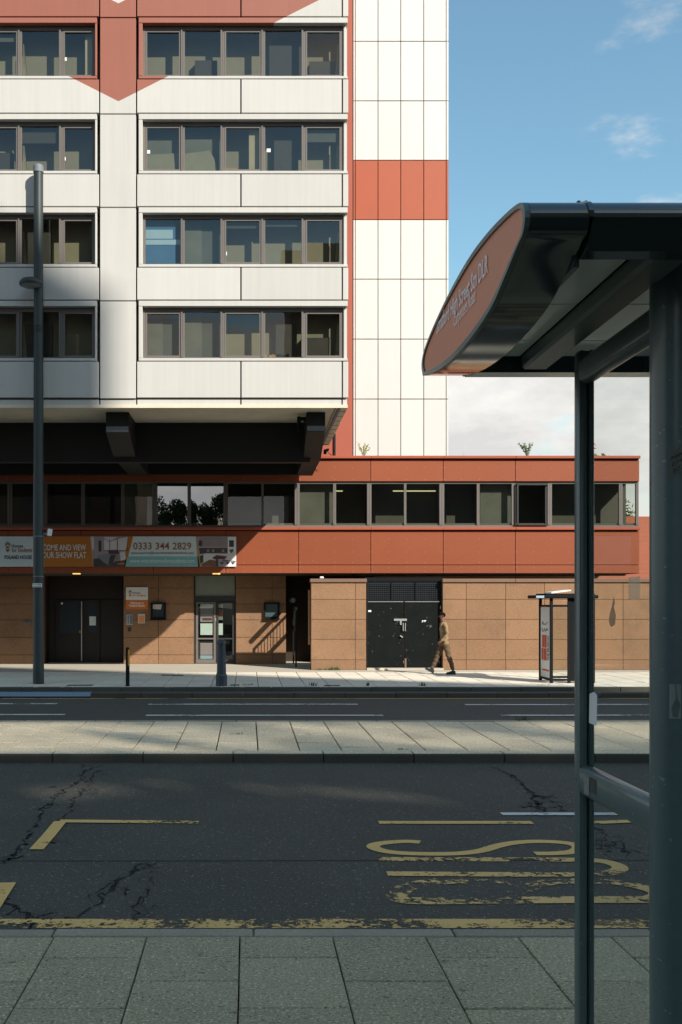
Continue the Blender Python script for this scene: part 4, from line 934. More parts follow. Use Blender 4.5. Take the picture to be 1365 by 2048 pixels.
obj('plate', MB().cbox(lx - .12, lx + .12, SPY, SPY + .02, Z(1175, LY), Z(1167, LY), .004), M['white'], sp)
text('No loading', 'lettering', sp, M['ink'], lambda u, v: (u, SPY - .002, v), lx - .10, Z(1170.5, LY), lx + .10, Z(1168, LY), .02); text('at any time', 'lettering', sp, M['ink'], lambda u, v: (u, SPY - .002, v), lx - .10, Z(1174.6, LY), lx + .10, Z(1171.6, LY), .02)
# bollards
Y = GY(1373); x_ = X(254.5, Y); h_ = .99
bo = thing('slim_bollard', 'slim black bollard with a yellow reflective band on the far kerb', 'bollard', (x_, Y + .1, 0))
obj('post', MB().lathe(x_, Y + .1, [(.058, 0), (.058, .02), (.05, .04), (.05, h_ - .06), (.04, h_ - .02), (.02, h_)], 14), M['black'], bo, smooth=True)
bnd = MB()
for i in range(5):
    a0 = R(-75 + i * 22); a1 = R(-75 + (i + 1) * 22)
    bnd.face([(x_ + .052 * math.cos(a0), Y + .1 + .052 * math.sin(a0), .52), (x_ + .052 * math.cos(a1), Y + .1 + .052 * math.sin(a1), .52), (x_ + .052 * math.cos(a1), Y + .1 + .052 * math.sin(a1), h_ - .06), (x_ + .052 * math.cos(a0), Y + .1 + .052 * math.sin(a0), h_ - .06)])
obj('reflective_band', bnd, M['boll_y'], bo, smooth=True)
x_ = X(443, Y); yb = Y + .15
bo = thing('octagonal_bollard', 'stout slate grey octagonal bollard in front of the glazed door', 'bollard', (x_, yb, 0))
obj('base', MB().lathe(x_, yb, [(.155, 0), (.155, .26), (.13, .31)], 8, rot=R(22.5)), M['boll_g'], bo)
obj('shaft', MB().lathe(x_, yb, [(.128, .31), (.105, 1.06)], 8, rot=R(22.5)), M['boll_g'], bo)
obj('cap', MB().lathe(x_, yb, [(.128, 1.06), (.13, 1.09), (.12, 1.14), (.06, 1.18)], 8, rot=R(22.5)), M['boll_g'], bo)

# telephone kiosk
KY0, KY1 = 26.35, 27.4; kx0, kx1 = X(1101.5, KY0), X(1191, KY0); kz = Z(1197, KY0)
kio = thing('telephone_kiosk', 'black framed glass telephone kiosk with a theatre poster on its side', 'kiosk', (kx0, KY0, 0))
for a, b in ((kx0, KY0), (kx1 - .07, KY0), (kx0, KY1 - .07), (kx1 - .07, KY1 - .07), (X(1137, KY0), KY0)):
    obj('post', MB().box(a, a + .07, b, b + .07, 0, kz), M['black'], kio)
fr = MB(); zt2 = Z(1214, KY0)
for zz in (.06, zt2):
    fr.box(kx0 + .07, X(1137, KY0), KY0 + .01, KY0 + .06, zz, zz + .055); fr.box(kx0 + .01, kx0 + .06, KY0 + .07, KY1 - .07, zz, zz + .055); fr.box(kx0 + .07, kx1 - .07, KY1 - .06, KY1 - .01, zz, zz + .055)
obj('rail', fr, M['black'], kio)
rf = MB(); rf.cbox(X(1068, 26.9), kx1 + .06, KY0 - .1, KY1 + .1, kz, kz + .09, .02); rf.cbox(X(1082, 26.9), kx1 + .02, KY0 + .05, KY1 - .05, kz + .09, kz + .13, .01)
ro = obj('roof', rf, M['black'], kio)
obj('sign_strip', MB().box(X(1072, 26.3), X(1088, 26.3), KY0 - .106, KY0 - .101, kz + .012, kz + .075), M['blind_pale'], ro)
obj('back_panel', MB().box(X(1138, KY0) + .07, kx1 - .07, KY0 + .02, KY0 + .05, .05, kz), M['black'], kio)
obj('pane', MB().face([(kx0 + .07, KY0 + .035, .11), (X(1137, KY0), KY0 + .035, .11), (X(1137, KY0), KY0 + .035, zt2), (kx0 + .07, KY0 + .035, zt2)]), M['glass_clear'], kio)
obj('pane', MB().face([(kx0 + .07, KY1 - .035, .11), (kx1 - .07, KY1 - .035, .11), (kx1 - .07, KY1 - .035, zt2), (kx0 + .07, KY1 - .035, zt2)]), M['glass_clear'], kio)
ps = obj('poster', MB().face([(kx0 + .03, KY0 + .08, .12), (kx0 + .03, KY1 - .08, .12), (kx0 + .03, KY1 - .08, zt2), (kx0 + .03, KY0 + .08, zt2)]), M['white'], kio)
def kmap(off=.004): return lambda u, v: (kx0 + .03 - off, KY1 - .08 - u, v)     # u runs from the back edge to the front edge
pw = KY1 - KY0 - .16; ph_ = zt2 - .12
rb = MB()
for (u0, u1, v0, v1) in ((.16, .38, .42, .60), (.40, .62, .42, .60), (.10, .30, .24, .41), (.33, .62, .24, .41)):
    f_ = kmap(); rb.face([f_(u0 * pw, .12 + v0 * ph_), f_(u1 * pw, .12 + v0 * ph_), f_(u1 * pw, .12 + v1 * ph_), f_(u0 * pw, .12 + v1 * ph_)])
f_ = kmap(); rb.face([f_(.15 * pw, .12 + .09 * ph_), f_(.85 * pw, .12 + .09 * ph_), f_(.85 * pw, .12 + .115 * ph_), f_(.15 * pw, .12 + .115 * ph_)])
obj('printed_block', rb, M['ink_red'], ps)
text('THE MUSICAL', 'lettering', ps, M['ink'], lambda u, v: kmap()(v, u), .12 + .24 * ph_, .86 * pw, .12 + .60 * ph_, .68 * pw, .02)
sc_ = MB(); f_ = kmap()
for row, n in ((.77, 7), (.67, 9)):
    q = [f_((.15 + .65 * i / (n * 2)) * pw, .12 + (row + random.uniform(-.03, .03)) * ph_) for i in range(n * 2)]
    sc_.tube(q, .007, 4)
obj('handwriting', sc_, M['ink'], ps)
obj('roof_board', MB().prism([(X(1097, 26.9), kz + .135), (X(1136, 26.9), kz + .20), (X(1136, 26.9), kz + .235), (X(1097, 26.9), kz + .17)], 'y', 26.6, 27.2), M['white'], label='white board lying tilted on the kiosk roof', cat='board')
# ================================================================== BUS SHELTER
SX0 = 0.674; SX1 = 0.835; SXE = 5.2
def prof(l):
    o_ = []
    for u, v in l:
        px = 820 + u / 2.505; py = 370 + v / 2.505; Y = FP * SX0 / (px - VX); o_.append((Y, CH + (VY - py) * Y / FP))
    return o_
upper = prof([(578, 160), (576, 110), (560, 78), (500, 122), (400, 222), (300, 352), (200, 530), (120, 700), (70, 825), (56, 900), (65, 955)])
lower = prof([(140, 935), (250, 840), (400, 640), (480, 450), (540, 300), (570, 240)])
upper = smooth(upper, 2); lower = smooth([upper[-1]] + lower + [upper[0]], 2)[1:-1]
outline = upper + lower
cy = sum(p[0] for p in outline) / len(outline); cz = sum(p[1] for p in outline) / len(outline)
sh = thing('bus_shelter', 'dark green bus shelter with curved roof end, close on the near pavement', 'bus shelter', (1.17, 3.1, 0))
obj('roof_end_cap', MB().prism(outline, 'x', SX0 + .012, SX1 - .004), M['shelter_dk'], sh, smooth=True)
rim = MB(); inn_ = [(cy + (p[0] - cy) * .965, cz + (p[1] - cz) * .87) for p in outline]; n = len(outline)
for i in range(n):
    a, b = outline[i], outline[(i + 1) % n]; c, d = inn_[i], inn_[(i + 1) % n]
    rim.face([(SX0, *a), (SX0, *b), (SX0, *d), (SX0, *c)]); rim.face([(SX0, *a), (SX0, *b), (SX0 + .014, *b), (SX0 + .014, *a)]); rim.face([(SX0, *c), (SX0, *d), (SX0 + .02, *d), (SX0 + .02, *c)])
obj('roof_end_rim', rim, M['shelter'], sh)
sg = obj('end_sign', MB().face([(SX0 + .006, *p) for p in inn_]), M['sign_red'], sh)
def smap(u, v): return (SX0 + .003, u, v)
def stext(s, p0, p1, hgt, bold):
    Ya = FP * SX0 / (p0[0] - VX); za = CH + (VY - p0[1]) * Ya / FP; Yb = FP * SX0 / (p1[0] - VX); zb_ = CH + (VY - p1[1]) * Yb / FP
    text(s, 'lettering', sg, M['sign_txt'], lambda u, v: (SX0 + .003, Ya + (Yb - Ya) * u, za + (zb_ - za) * u + v), 0, 0, 1, hgt, bold)
stext('Stratford High Street Stn DLR', (872, 679), (974, 557), .074, .014)
stext('Carpenters Road', (906, 664), (949, 612), .058, .004)
# main roof: same nose and back, ceiling set up inside
zc = 3.055
yn = min(p[0] for p in outline)
main = upper + [(3.86, 3.0), (3.78, 3.0), (3.76, zc + .03), (2.545, zc + .03), (2.53, 2.998), (2.47, 2.998)]
obj('roof_shell', MB().prism(main, 'x', SX1 + .004, SXE), M['shelter_dk'], sh, smooth=True)
obj('roof_seam', MB().prism([(cy + (p[0] - cy) * 1.008, cz + (p[1] - cz) * 1.03) for p in upper], 'x', SX1 - .006, SX1 + .006), M['shelter_dk'], sh)
for bx in (-.006, .012):
    obj('bolt', MB().lathe(SX1 + bx, 2.50, [(.006, 3.110), (.006, 3.132), (.003, 3.135)], 8), M['shelter_dk'], sh)
obj('roof_edge_strip', MB().box(SX1 - .003, SX1 + .012, 2.55, 3.76, 2.985, zc + .02), M['shelter'], sh)
ye = [2.55, 3.10, 3.53, 3.76]; xe = [SX1 + .014, 1.03, 1.13, 2.3, 2.4, 3.6, SXE]
for c, (a, b) in enumerate(zip(xe, xe[1:])):
    if c in (1, 3): obj('ceiling_beam', MB().cbox(a, b, 2.55, 3.76, zc - .05, zc + .01, .01), M['shelter'], sh); continue
    for r0, r1 in zip(ye, ye[1:]): obj('ceiling_panel', MB().cbox(a + .004, b - .004, r0 + .004, r1 - .004, zc, zc + .02, .003), M['soffit_sh'], sh)
px_ = 1.168
obj('front_post', MB().lathe(px_ + .004, 2.75, [(.061, -.02), (.061, zc + .02)], 32), M['shelter'], sh, smooth=True)
rp = MB(); rp.cbox(px_ - .030, px_ + .003, 3.43, 3.49, 0, 3.0, .014, 0, 2); rp.cbox(px_ + .007, px_ + .024, 3.425, 3.485, 0, 3.0, .010, 0, 2); rp.box(px_ - .01, px_ + .02, 3.455, 3.48, 0, 3.0)
obj('rear_post', rp, M['shelter'], sh, smooth=True)
def rail(z0, z1):
    b_ = MB(); b_.cbox(px_ - .028, px_ + .028, 2.79, 3.475, z0, z1, .022, 0, 3)
    o = obj('rail', b_, M['shelter'], sh, smooth=True); obj('screw', MB().lathe(0, 0, [(.005, -.002), (.005, .002)], 8).box(0, .001, 0, .001, 0, .001), M['ink'], o) if False else None
    s_ = MB(); s_.box(px_ - .030, px_ - .0275, 3.452, 3.460, (z0 + z1) / 2 - .004, (z0 + z1) / 2 + .004); obj('screw', s_, M['ink'], o)
rail(2.882, 2.972); rail(1.468, 1.57)
obj('glass_panel', MB().face([(px_, 2.80, .2), (px_, 3.43, .2), (px_, 3.43, 2.89), (px_, 2.80, 2.89)]), M['glass_clear'], sh)
# more posts of the shelter out to the right
for yy, r_ in ((2.75, .061), (3.46, .035)): obj('post', MB().lathe(4.4, yy, [(r_, 0), (r_, zc)], 20), M['shelter'], sh, smooth=True)
# bits stuck on the shelter
def on_post(name, label, cat, a0, a1, z0, z1, m, slope=0.0, n=8):
    r_ = .0625; mb = MB(); cx, cy_ = px_ + .004, 2.75
    for i in range(n):
        t0 = a0 + (a1 - a0) * i / n; t1 = a0 + (a1 - a0) * (i + 1) / n; d0 = slope * i / n; d1 = slope * (i + 1) / n
        q0 = (cx + r_ * math.cos(R(t0)), cy_ + r_ * math.sin(R(t0))); q1 = (cx + r_ * math.cos(R(t1)), cy_ + r_ * math.sin(R(t1)))
        mb.face([(*q0, z0 + d0), (*q1, z0 + d1), (*q1, z1 + d1), (*q0, z1 + d0)])
    return obj(name, mb, m, label=label, cat=cat, smooth=True, fix=False)
def ptext(s, o, a0, a1, z0, z1, slope, bold):
    r_ = .0628; cx, cy_ = px_ + .004, 2.75
    text(s, 'lettering', o, M['ink'], lambda u, v: (cx + r_ * math.cos(R(a0 + (a1 - a0) * u)), cy_ + r_ * math.sin(R(a0 + (a1 - a0) * u)), v + slope * u), 0, z0, 1, z1, bold)
m_sticker = mat('grimy_sticker', (0.115, 0.125, 0.10), 0.7, 0.2, 30)
st = on_post('phone_sticker', 'grimy tilted sticker with phone numbers on the thick shelter post', 'sticker', 236, 320, 2.463, 2.53, m_sticker, .05)
ptext('New Cars', st, 243, 310, 2.512, 2.524, .042, .03); ptext('07404623', st, 244, 312, 2.494, 2.506, .042, .01); ptext('07720773', st, 247, 314, 2.477, 2.489, .042, .01)
st = on_post('torn_sticker', 'torn pale sticker with a dark scraped middle, low on the thick shelter post', 'sticker', 238, 265, Z(1437, 2.7), Z(1368, 2.7), mat('torn_label', (0.22, 0.245, 0.225), .8, .2, 30))
rp_ = [(.45, 1.0), (.5, .85), (.6, .62), (.42, .5), (.3, .42), (.2, .3), (.3, .05), (.7, .02), (.85, .3), (.95, .42), (.72, .55), (.62, .75), (.55, .98)]
mb = MB(); cx, cy_ = px_ + .004, 2.75; za, zb2 = Z(1437, 2.7), Z(1368, 2.7)
mb.face([(cx + .0636 * math.cos(R(238 + 27 * u)), cy_ + .0636 * math.sin(R(238 + 27 * u)), za + (zb2 - za) * v) for u, v in rp_]); obj('scraped_patch', mb, M['shelter'], st)
def gsticker(name, label, m, px0, py0, px1, py1, off, pts=None):
    # lies on the glass plane x = px_
    def P(px, py): Y = FP * px_ / (px - VX); return (px_ - off, Y, CH + (VY - py) * Y / FP)
    pts = pts or [(px0, py0), (px1, py0), (px1, py1), (px0, py1)]
    return obj(name, MB().face([P(*q) for q in pts]), m, label=label, cat='sticker')
gsticker('peeled_sticker', 'ragged white sticker remains on the shelter glass beside the thick post', M['paper_thin'], 0, 0, 0, 0, .002, [(1259, 1154), (1283, 1152), (1283, 1199), (1272, 1199), (1259, 1200)])
gsticker('glue_smear', 'thin grey smear of glue on the shelter glass', M['glue'], 0, 0, 0, 0, .002, [(1230, 1192), (1232, 1205), (1230, 1215), (1234, 1230), (1232, 1250), (1224, 1254), (1220, 1245), (1221, 1230), (1226, 1212)])
gsticker('paper_strip', 'crumpled paper strip stuck beside the slim shelter post', M['white'], 0, 0, 0, 0, .002, [(1181, 1388), (1190, 1384), (1196, 1390), (1195, 1452), (1180, 1446)])
def rs(name, label, m, y0, y1, z0, z1): return obj(name, MB().face([(px_ - .0295, y0, z0), (px_ - .0295, y1, z0), (px_ - .0295, y1, z1), (px_ - .0295, y0, z1)]), m, label=label, cat='sticker')
rs('rail_sticker', 'half torn pale sticker on the lower rail of the shelter', mat('torn_rail_label', (0.20, 0.22, 0.21), .8, .45, 40), 3.33, 3.38, 1.485, 1.545)
rs('rail_residue', 'dark glue residue beside the torn sticker on the lower rail', mat('residue', (0.055, 0.06, 0.05), .8, .3, 40), 3.265, 3.325, 1.50, 1.55)

# ================================================================== PERSON
def skin_mesh(verts, edges, radii, sub=2, root=0):
    me = bpy.data.meshes.new('tmp'); me.from_pydata(verts, edges, []); o = bpy.data.objects.new('tmp', me); COL.objects.link(o)
    m_ = o.modifiers.new('s', 'SKIN'); m_.use_smooth_shade = True
    sd = o.modifiers.new('d', 'SUBSURF'); sd.levels = sub; sd.render_levels = sub
    for i, r_ in enumerate(radii):
        v = me.skin_vertices[0].data[i]; v.radius = r_ if isinstance(r_, tuple) else (r_, r_); v.use_root = (i == root)
    dg = bpy.context.evaluated_depsgraph_get(); dg.update()
    out = bpy.data.meshes.new_from_object(o.evaluated_get(dg)); bpy.data.objects.remove(o); return out
PYy = 29.6; pxx = X(887, PYy)
man = thing('person', 'man in a tan jumper, brown trousers and dark cap walking left past the black gate', 'person', (pxx, PYy, 0))
# local metres: x to the right (he walks to -x), y away, z up
J = {}
V = []; E = []; Rr = []
def jv(n, x, y, z, r): J[n] = len(V); V.append((x, y, z)); Rr.append(r)
def je(a, b): E.append((J[a], J[b]))
jv('pelvis', .045, 0, 1.0, (.135, .115)); jv('waist', .02, 0, 1.14, (.125, .10)); jv('belly', .005, 0, 1.24, (.146, .118)); jv('chest', .005, 0, 1.38, (.168, .13)); jv('collar', .01, 0, 1.50, (.10, .085)); jv('neck', -.015, 0, 1.575, (.058, .058)); jv('skull_base', -.04, 0, 1.635, (.068, .064)); jv('jaw', -.06, 0, 1.66, (.078, .072)); jv('head', -.05, 0, 1.735, (.098, .082)); jv('crown', -.045, 0, 1.79, (.068, .058))
for a, b in (('pelvis', 'waist'), ('waist', 'belly'), ('belly', 'chest'), ('chest', 'collar'), ('collar', 'neck'), ('neck', 'skull_base'), ('skull_base', 'jaw'), ('jaw', 'head'), ('head', 'crown')): je(a, b)
# legs (near leg is the trailing one, y<0)
for s_, y_, knee, ankle, hip in (('n', -.09, (.155, .50), (.275, .11), (.07, .90)), ('f', .09, (-.16, .52), (-.33, .145), (.0, .90))):
    jv('hip' + s_, hip[0], y_, hip[1], (.112, .10)); jv('mid' + s_, (hip[0] + knee[0]) / 2, y_, .70, (.100, .092)); jv('knee' + s_, knee[0], y_, knee[1], (.080, .075)); jv('calf' + s_, knee[0] * .6 + ankle[0] * .4 + .012, y_, knee[1] * .62 + ankle[1] * .38, (.074, .07)); jv('ankle' + s_, ankle[0], y_, ankle[1], (.055, .055))
    je('pelvis', 'hip' + s_); je('hip' + s_, 'mid' + s_); je('mid' + s_, 'knee' + s_); je('knee' + s_, 'calf' + s_); je('calf' + s_, 'ankle' + s_)
for s_, y_, sh_, elb, wr in (('n', -1, (.035, 1.46), (.07, 1.175), (-.105, .985)), ('f', 1, (.02, 1.46), (.06, 1.18), (.03, .95))):
    jv('sh' + s_, sh_[0], y_ * .165, sh_[1], .068); jv('ua' + s_, (sh_[0] + elb[0]) / 2 + .006, y_ * .205, (sh_[1] + elb[1]) / 2, .056); jv('elb' + s_, elb[0], y_ * .215, elb[1], .048); jv('fa' + s_, (elb[0] + wr[0]) / 2, y_ * .21, (elb[1] + wr[1]) / 2, .043); jv('wr' + s_, wr[0], y_ * .20, wr[1], .03)
    d = Vector((wr[0] - elb[0], 0, wr[1] - elb[1])).normalized(); palm = Vector((wr[0], y_ * .20, wr[1])) + d * .075
    jv('palm' + s_, palm.x, palm.y, palm.z, (.036, .022))
    je('collar', 'sh' + s_); je('sh' + s_, 'ua' + s_); je('ua' + s_, 'elb' + s_); je('elb' + s_, 'fa' + s_); je('fa' + s_, 'wr' + s_); je('wr' + s_, 'palm' + s_)
body = skin_mesh(V, E, Rr, 2, 0)
# fingers joined into the same mesh
bmm = bmesh.new(); bmm.from_mesh(body)
for s_, y_ in (('n', -1), ('f', 1)):
    w0 = Vector(V[J['wr' + s_]]); p0 = Vector(V[J['palm' + s_]]); d = (p0 - w0).normalized(); side = Vector((d.z, 0, -d.x))
    for i, ln_ in enumerate((.068, .078, .074, .058)):
        b0 = p0 + side * (.027 - .018 * i) - d * .01
        q = [b0, b0 + d * ln_ * .5, b0 + d * ln_ * .5 + (d * .8 - Vector((0, y_ * .45, 0))).normalized() * ln_ * .35, b0 + d * ln_ * .55 + (d * .5 - Vector((0, y_ * .8, 0))).normalized() * ln_ * .5]
        f_ = MB().tube(q, [.0095, .009, .0085, .006], 6).mesh('f', M['skin']); bmm.from_mesh(f_)
    b0 = w0 + d * .03 + side * .02; q = [b0, b0 + side * .025 + d * .02, b0 + side * .032 + d * .05, b0 + side * .025 + d * .072]
    bmm.from_mesh(MB().tube(q, [.012, .011, .010, .007], 6).mesh('f', M['skin']))
# nose and ears on the same skin
bmm.from_mesh(MB().tube([(-.135, 0, 1.745), (-.158, 0, 1.71), (-.14, 0, 1.70)], [.012, .018, .014], 6).mesh('f', M['skin']))
for y_ in (-1, 1): bmm.from_mesh(MB().tube([(-.03, y_ * .078, 1.75), (-.022, y_ * .092, 1.725), (-.038, y_ * .082, 1.695)], [.012, .02, .012], 6).mesh('f', M['skin']))
body2 = bpy.data.meshes.new('body'); bmm.to_mesh(body2); bmm.free()
for v in body2.vertices:      # folds in the cloth
    p = v.co
    if p.z < .98:
        a = .007 * math.sin(p.z * 46 + p.x * 24 + p.y * 10) * (1 if p.z > .15 else 0); v.co = p + v.normal * a
    elif p.z < 1.5: v.co = p + v.normal * .006 * math.sin(p.z * 40 + p.x * 18)
for m_ in (M['skin'], M['sweater'], M['trouser']): body2.materials.append(m_)
palms = [Vector(V[J['wrn']]), Vector(V[J['wrf']])]
for f in body2.polygons:
    c = f.center; f.use_smooth = True
    hand = False
    for s_ in 'nf':
        w0 = Vector(V[J['wr' + s_]]); e0 = Vector(V[J['elb' + s_]])
        if (c - w0).dot((w0 - e0).normalized()) > -.01 and (c - w0).length < .24 and abs(c.y) > .13: hand = True
    armz = abs(c.y) > .145 and c.z > .9
    f.material_index = 0 if hand or c.z > 1.545 else (2 if (c.z < 1.045 and not armz) else 1)
body2.update()
bo_ = link('body', body2, man, (pxx, PYy, 0))
def part_local(name, mb, m, smooth=True): return link(name, mb.mesh(name, m, smooth), man, (pxx, PYy, 0))
b = bmesh.new(); bmesh.ops.create_uvsphere(b, u_segments=20, v_segments=12, radius=1)
for v in b.verts:
    c = v.co.copy(); v.co = Vector((-.038 + c.x * .112, c.y * .094, 1.757 + c.z * .088))
    if v.co.x < -.105 and v.co.z < 1.775: v.co.x = -.105
bmesh.ops.delete(b, geom=[v for v in b.verts if v.co.z < 1.735 - .35 * min(0.12, max(0, v.co.x + .05)) - (.0 if v.co.x < 0 else .02)], context='VERTS')
part_local('cap', MB().bm(b), M['hair'])
b = bmesh.new(); bmesh.ops.create_uvsphere(b, u_segments=14, v_segments=8, radius=1)
for v in b.verts: v.co = Vector((-.098 + v.co.x * .052, v.co.y * .066, 1.652 + v.co.z * .042))
part_local('beard', MB().bm(b), M['hair'])
eb = MB()
for y_ in (-1, 1): eb.cbox(-.142, -.132, y_ * .045 - .018, y_ * .045 + .018, 1.757, 1.765, .002)
part_local('eyebrow', eb, M['hair'])
ey = MB()
for y_ in (-1, 1): ey.cbox(-.143, -.133, y_ * .038 - .011, y_ * .038 + .011, 1.738, 1.747, .003)
part_local('eye', ey, M['ink'])
def shoe(ax, az, y_, pitch):
    mb = MB(); pr = [(.06, -.03), (.065, .0), (.05, .075), (.0, .095), (-.06, .07), (-.13, .045), (-.20, .03), (-.215, .0), (-.20, -.03)]
    b = bmesh.new(); k = []
    for yy, s_ in ((-.045, .85), (-.03, 1), (.03, 1), (.045, .85)):
        k.append([b.verts.new((p[0], yy * (1.0 if p[0] > -.15 else .8), -.03 + (p[1] + .03) * s_)) for p in pr])
    for r0, r1 in zip(k, k[1:]):
        for i in range(len(pr)): q = (i + 1) % len(pr); b.faces.new((r0[i], r0[q], r1[q], r1[i]))
    b.faces.new(k[0]); b.faces.new(k[-1][::-1])
    rot = Matrix.Rotation(pitch, 3, 'Y')
    for v in b.verts: v.co = rot @ v.co + Vector((ax, y_, az))
    return mb.bm(b)
part_local('shoe', shoe(.285, .032, -.09, 0), M['shoe']); part_local('shoe', shoe(-.325, .075, .09, R(28)), M['shoe'])
bl = MB(); 
for i in range(20):
    a0, a1 = 2 * math.pi * i / 20, 2 * math.pi * (i + 1) / 20
    P_ = lambda a, z: (.033 + .142 * math.cos(a), .142 * math.sin(a) * .95, z)
    bl.face([P_(a0, 1.03), P_(a1, 1.03), P_(a1, 1.062), P_(a0, 1.062)])
part_local('belt', bl, M['ink'])

# ================================================================== PLANTS
def leaf_cloud(mb, c, rad, n, ls, rnd, mi=0):
    for _ in range(n):
        d = Vector((rnd.gauss(0, 1), rnd.gauss(0, 1), rnd.gauss(0, 1))).normalized() * rnd.random() ** .4
        p = Vector(c) + Vector((d.x * rad[0], d.y * rad[1], d.z * rad[2])); s_ = ls * rnd.uniform(.6, 1.4)
        u = Vector((rnd.gauss(0, 1), rnd.gauss(0, 1), rnd.gauss(0, 1))).normalized(); t = u.orthogonal().normalized()
        mb.face([p - u * s_, p + t * s_ * .45, p + u * s_, p - t * s_ * .45], mi)
def tree(x, y, h, spread, m, label, seed, clumps=26, n=110, ls=.16, group=None, z0=0.0):
    rnd = random.Random(seed); t = thing('tree', label, 'tree', (x, y, z0), group)
    tr_ = MB(); top = Vector((x + rnd.uniform(-.3, .3), y, z0 + h * .62)); tr_.tube([(x, y, z0 - .2), (x + .05, y, z0 + h * .3), top], [h * .028, h * .02, h * .012], 8)
    fo = MB()
    for i in range(clumps):
        a = rnd.uniform(0, 6.28); rr = spread * rnd.random() ** .6; hz_ = rnd.uniform(.32, 1.0) * h; f_ = math.sqrt(max(.05, 1 - ((hz_ / h - .62) / .45) ** 2))
        c = (x + rr * math.cos(a) * f_, y + rr * math.sin(a) * f_, z0 + hz_ - .3)
        if i % 2 == 0: tr_.tube([(x, y, z0 + h * rnd.uniform(.25, .5)), tuple((Vector((x, y, z0 + h * .55)) + Vector(c)) / 2), c], [h * .010, h * .006, h * .002], 5)
        leaf_cloud(fo, c, (spread * .33, spread * .33, h * .09), n, ls, rnd)
    obj('trunk', tr_, M['bark'], t); obj('crown', fo, m, t, fix=False); return t
def weed(name, label, x, y, z, h, n, m, seed, spread=.5, group=None, cat='weed', stems=5, ls=None):
    rnd = random.Random(seed); t = thing(name, label, cat, (x, y, z), group); st_ = MB(); lf = MB()
    for i in range(stems):
        a = rnd.uniform(0, 6.28); tip = Vector((x + math.cos(a) * spread * h * rnd.uniform(.3, 1.1), y + math.sin(a) * spread * h * .5, z + h * rnd.uniform(.55, 1.0)))
        mid = Vector((x, y, z)).lerp(tip, .5) + Vector((0, 0, h * .12)); st_.tube([(x, y, z - .01), mid, tip], [h * .014, h * .01, h * .004], 4)
        for q in range(n // stems):
            u = rnd.uniform(.25, 1.0); p = (Vector((x, y, z)).lerp(mid, u * 2) if u < .5 else mid.lerp(tip, u * 2 - 1)); leaf_cloud(lf, p, (h * .07,) * 3, 1, ls or h * .075, rnd)
    obj('stem', st_, m, t); obj('foliage', lf, m, t, fix=False); return t
def grass(label, px, py, z, h, n, seed, m='leaf', wd=.1, Y=None):
    Y = Y or GY(py, z); x = X(px, Y); rnd = random.Random(seed); mb = MB()
    for i in range(n):
        bx_ = x + rnd.gauss(0, wd); by = Y + rnd.gauss(0, wd * .25); a = rnd.uniform(0, 6.28); hh = h * rnd.uniform(.4, 1); ww = hh * .10
        d = Vector((math.cos(a), math.sin(a), 0)); n_ = Vector((-d.y, d.x, 0)); tip = Vector((bx_, by, z + hh)) + d * hh * rnd.uniform(.2, .9); md = Vector((bx_, by, z + hh * .6)) + d * hh * .2
        mb.face([Vector((bx_, by, z)) - n_ * ww, Vector((bx_, by, z)) + n_ * ww, md + n_ * ww * .8, md - n_ * ww * .8]); mb.face([md - n_ * ww * .8, md + n_ * ww * .8, tip])
    obj('weed_tuft', mb, M[m], label=label, cat='weed', fix=False, group='weeds in the paving joints')
grass('tuft of grass on the far kerb of the median, right of centre', 1048, 1441, 0, .09, 60, 1, wd=.09)
grass('low weeds in the median paving near the left of centre', 476, 1469, 0, .04, 40, 2, wd=.07)
grass('thin weeds on the median kerb below the gate', 805, 1500, 0, .04, 36, 3, wd=.07)
grass('tiny weed in a median joint left of the low weeds', 362, 1467, 0, .03, 16, 4, wd=.03)
grass('small weed in a median joint right of the low weeds', 619, 1469, 0, .03, 16, 5, wd=.04)
grass('weed at the foot of the median kerb on the left', 102, 1524, RZ, .09, 14, 6, wd=.05)
grass('leafy weed in the far pavement right of the stout bollard', 626, 1372, 0, .12, 24, 7, wd=.05)
grass('small weed in the far pavement in front of the black gate', 737, 1372, 0, .11, 20, 8, wd=.03)
grass('small weed in the far pavement in front of the walking man', 847, 1372, 0, .12, 20, 9, wd=.05)
grass('strip of green weeds at the foot of the wall left of the gate', 668, 1339, 0, .13, 60, 10, wd=.13, Y=31.4)
grass('small green weed at the left corner foot of the screen wall', 640, 1339, 0, .09, 26, 11, wd=.06, Y=31.4)
grass('weeds on the pavement edge beside the kiosk', 1090, 1370, 0, .05, 26, 12, wd=.12)
grass('low weeds in the far pavement beside the stout bollard', 497, 1371, 0, .07, 20, 13, wd=.08)
weed('buddleia', 'pale leafy buddleia growing on the podium roof in front of the white tower', X(728, 33.2), 33.2, zro - .05, .55, 150, M['leaf_pale'], 3, .75, cat='plant', stems=9)
weed('buddleia', 'green buddleia bush on the podium roof against the clouds', X(1056, 33.2), 33.2, zro - .05, .55, 190, M['leaf'], 8, .7, cat='plant', stems=10)
weed('roof_sprig', 'tiny red sprig on the podium cap beside the white tower', X(928, 33.0), 33.0, zro - .02, .14, 16, M['leaf_red'], 5, .4, cat='plant', stems=3)

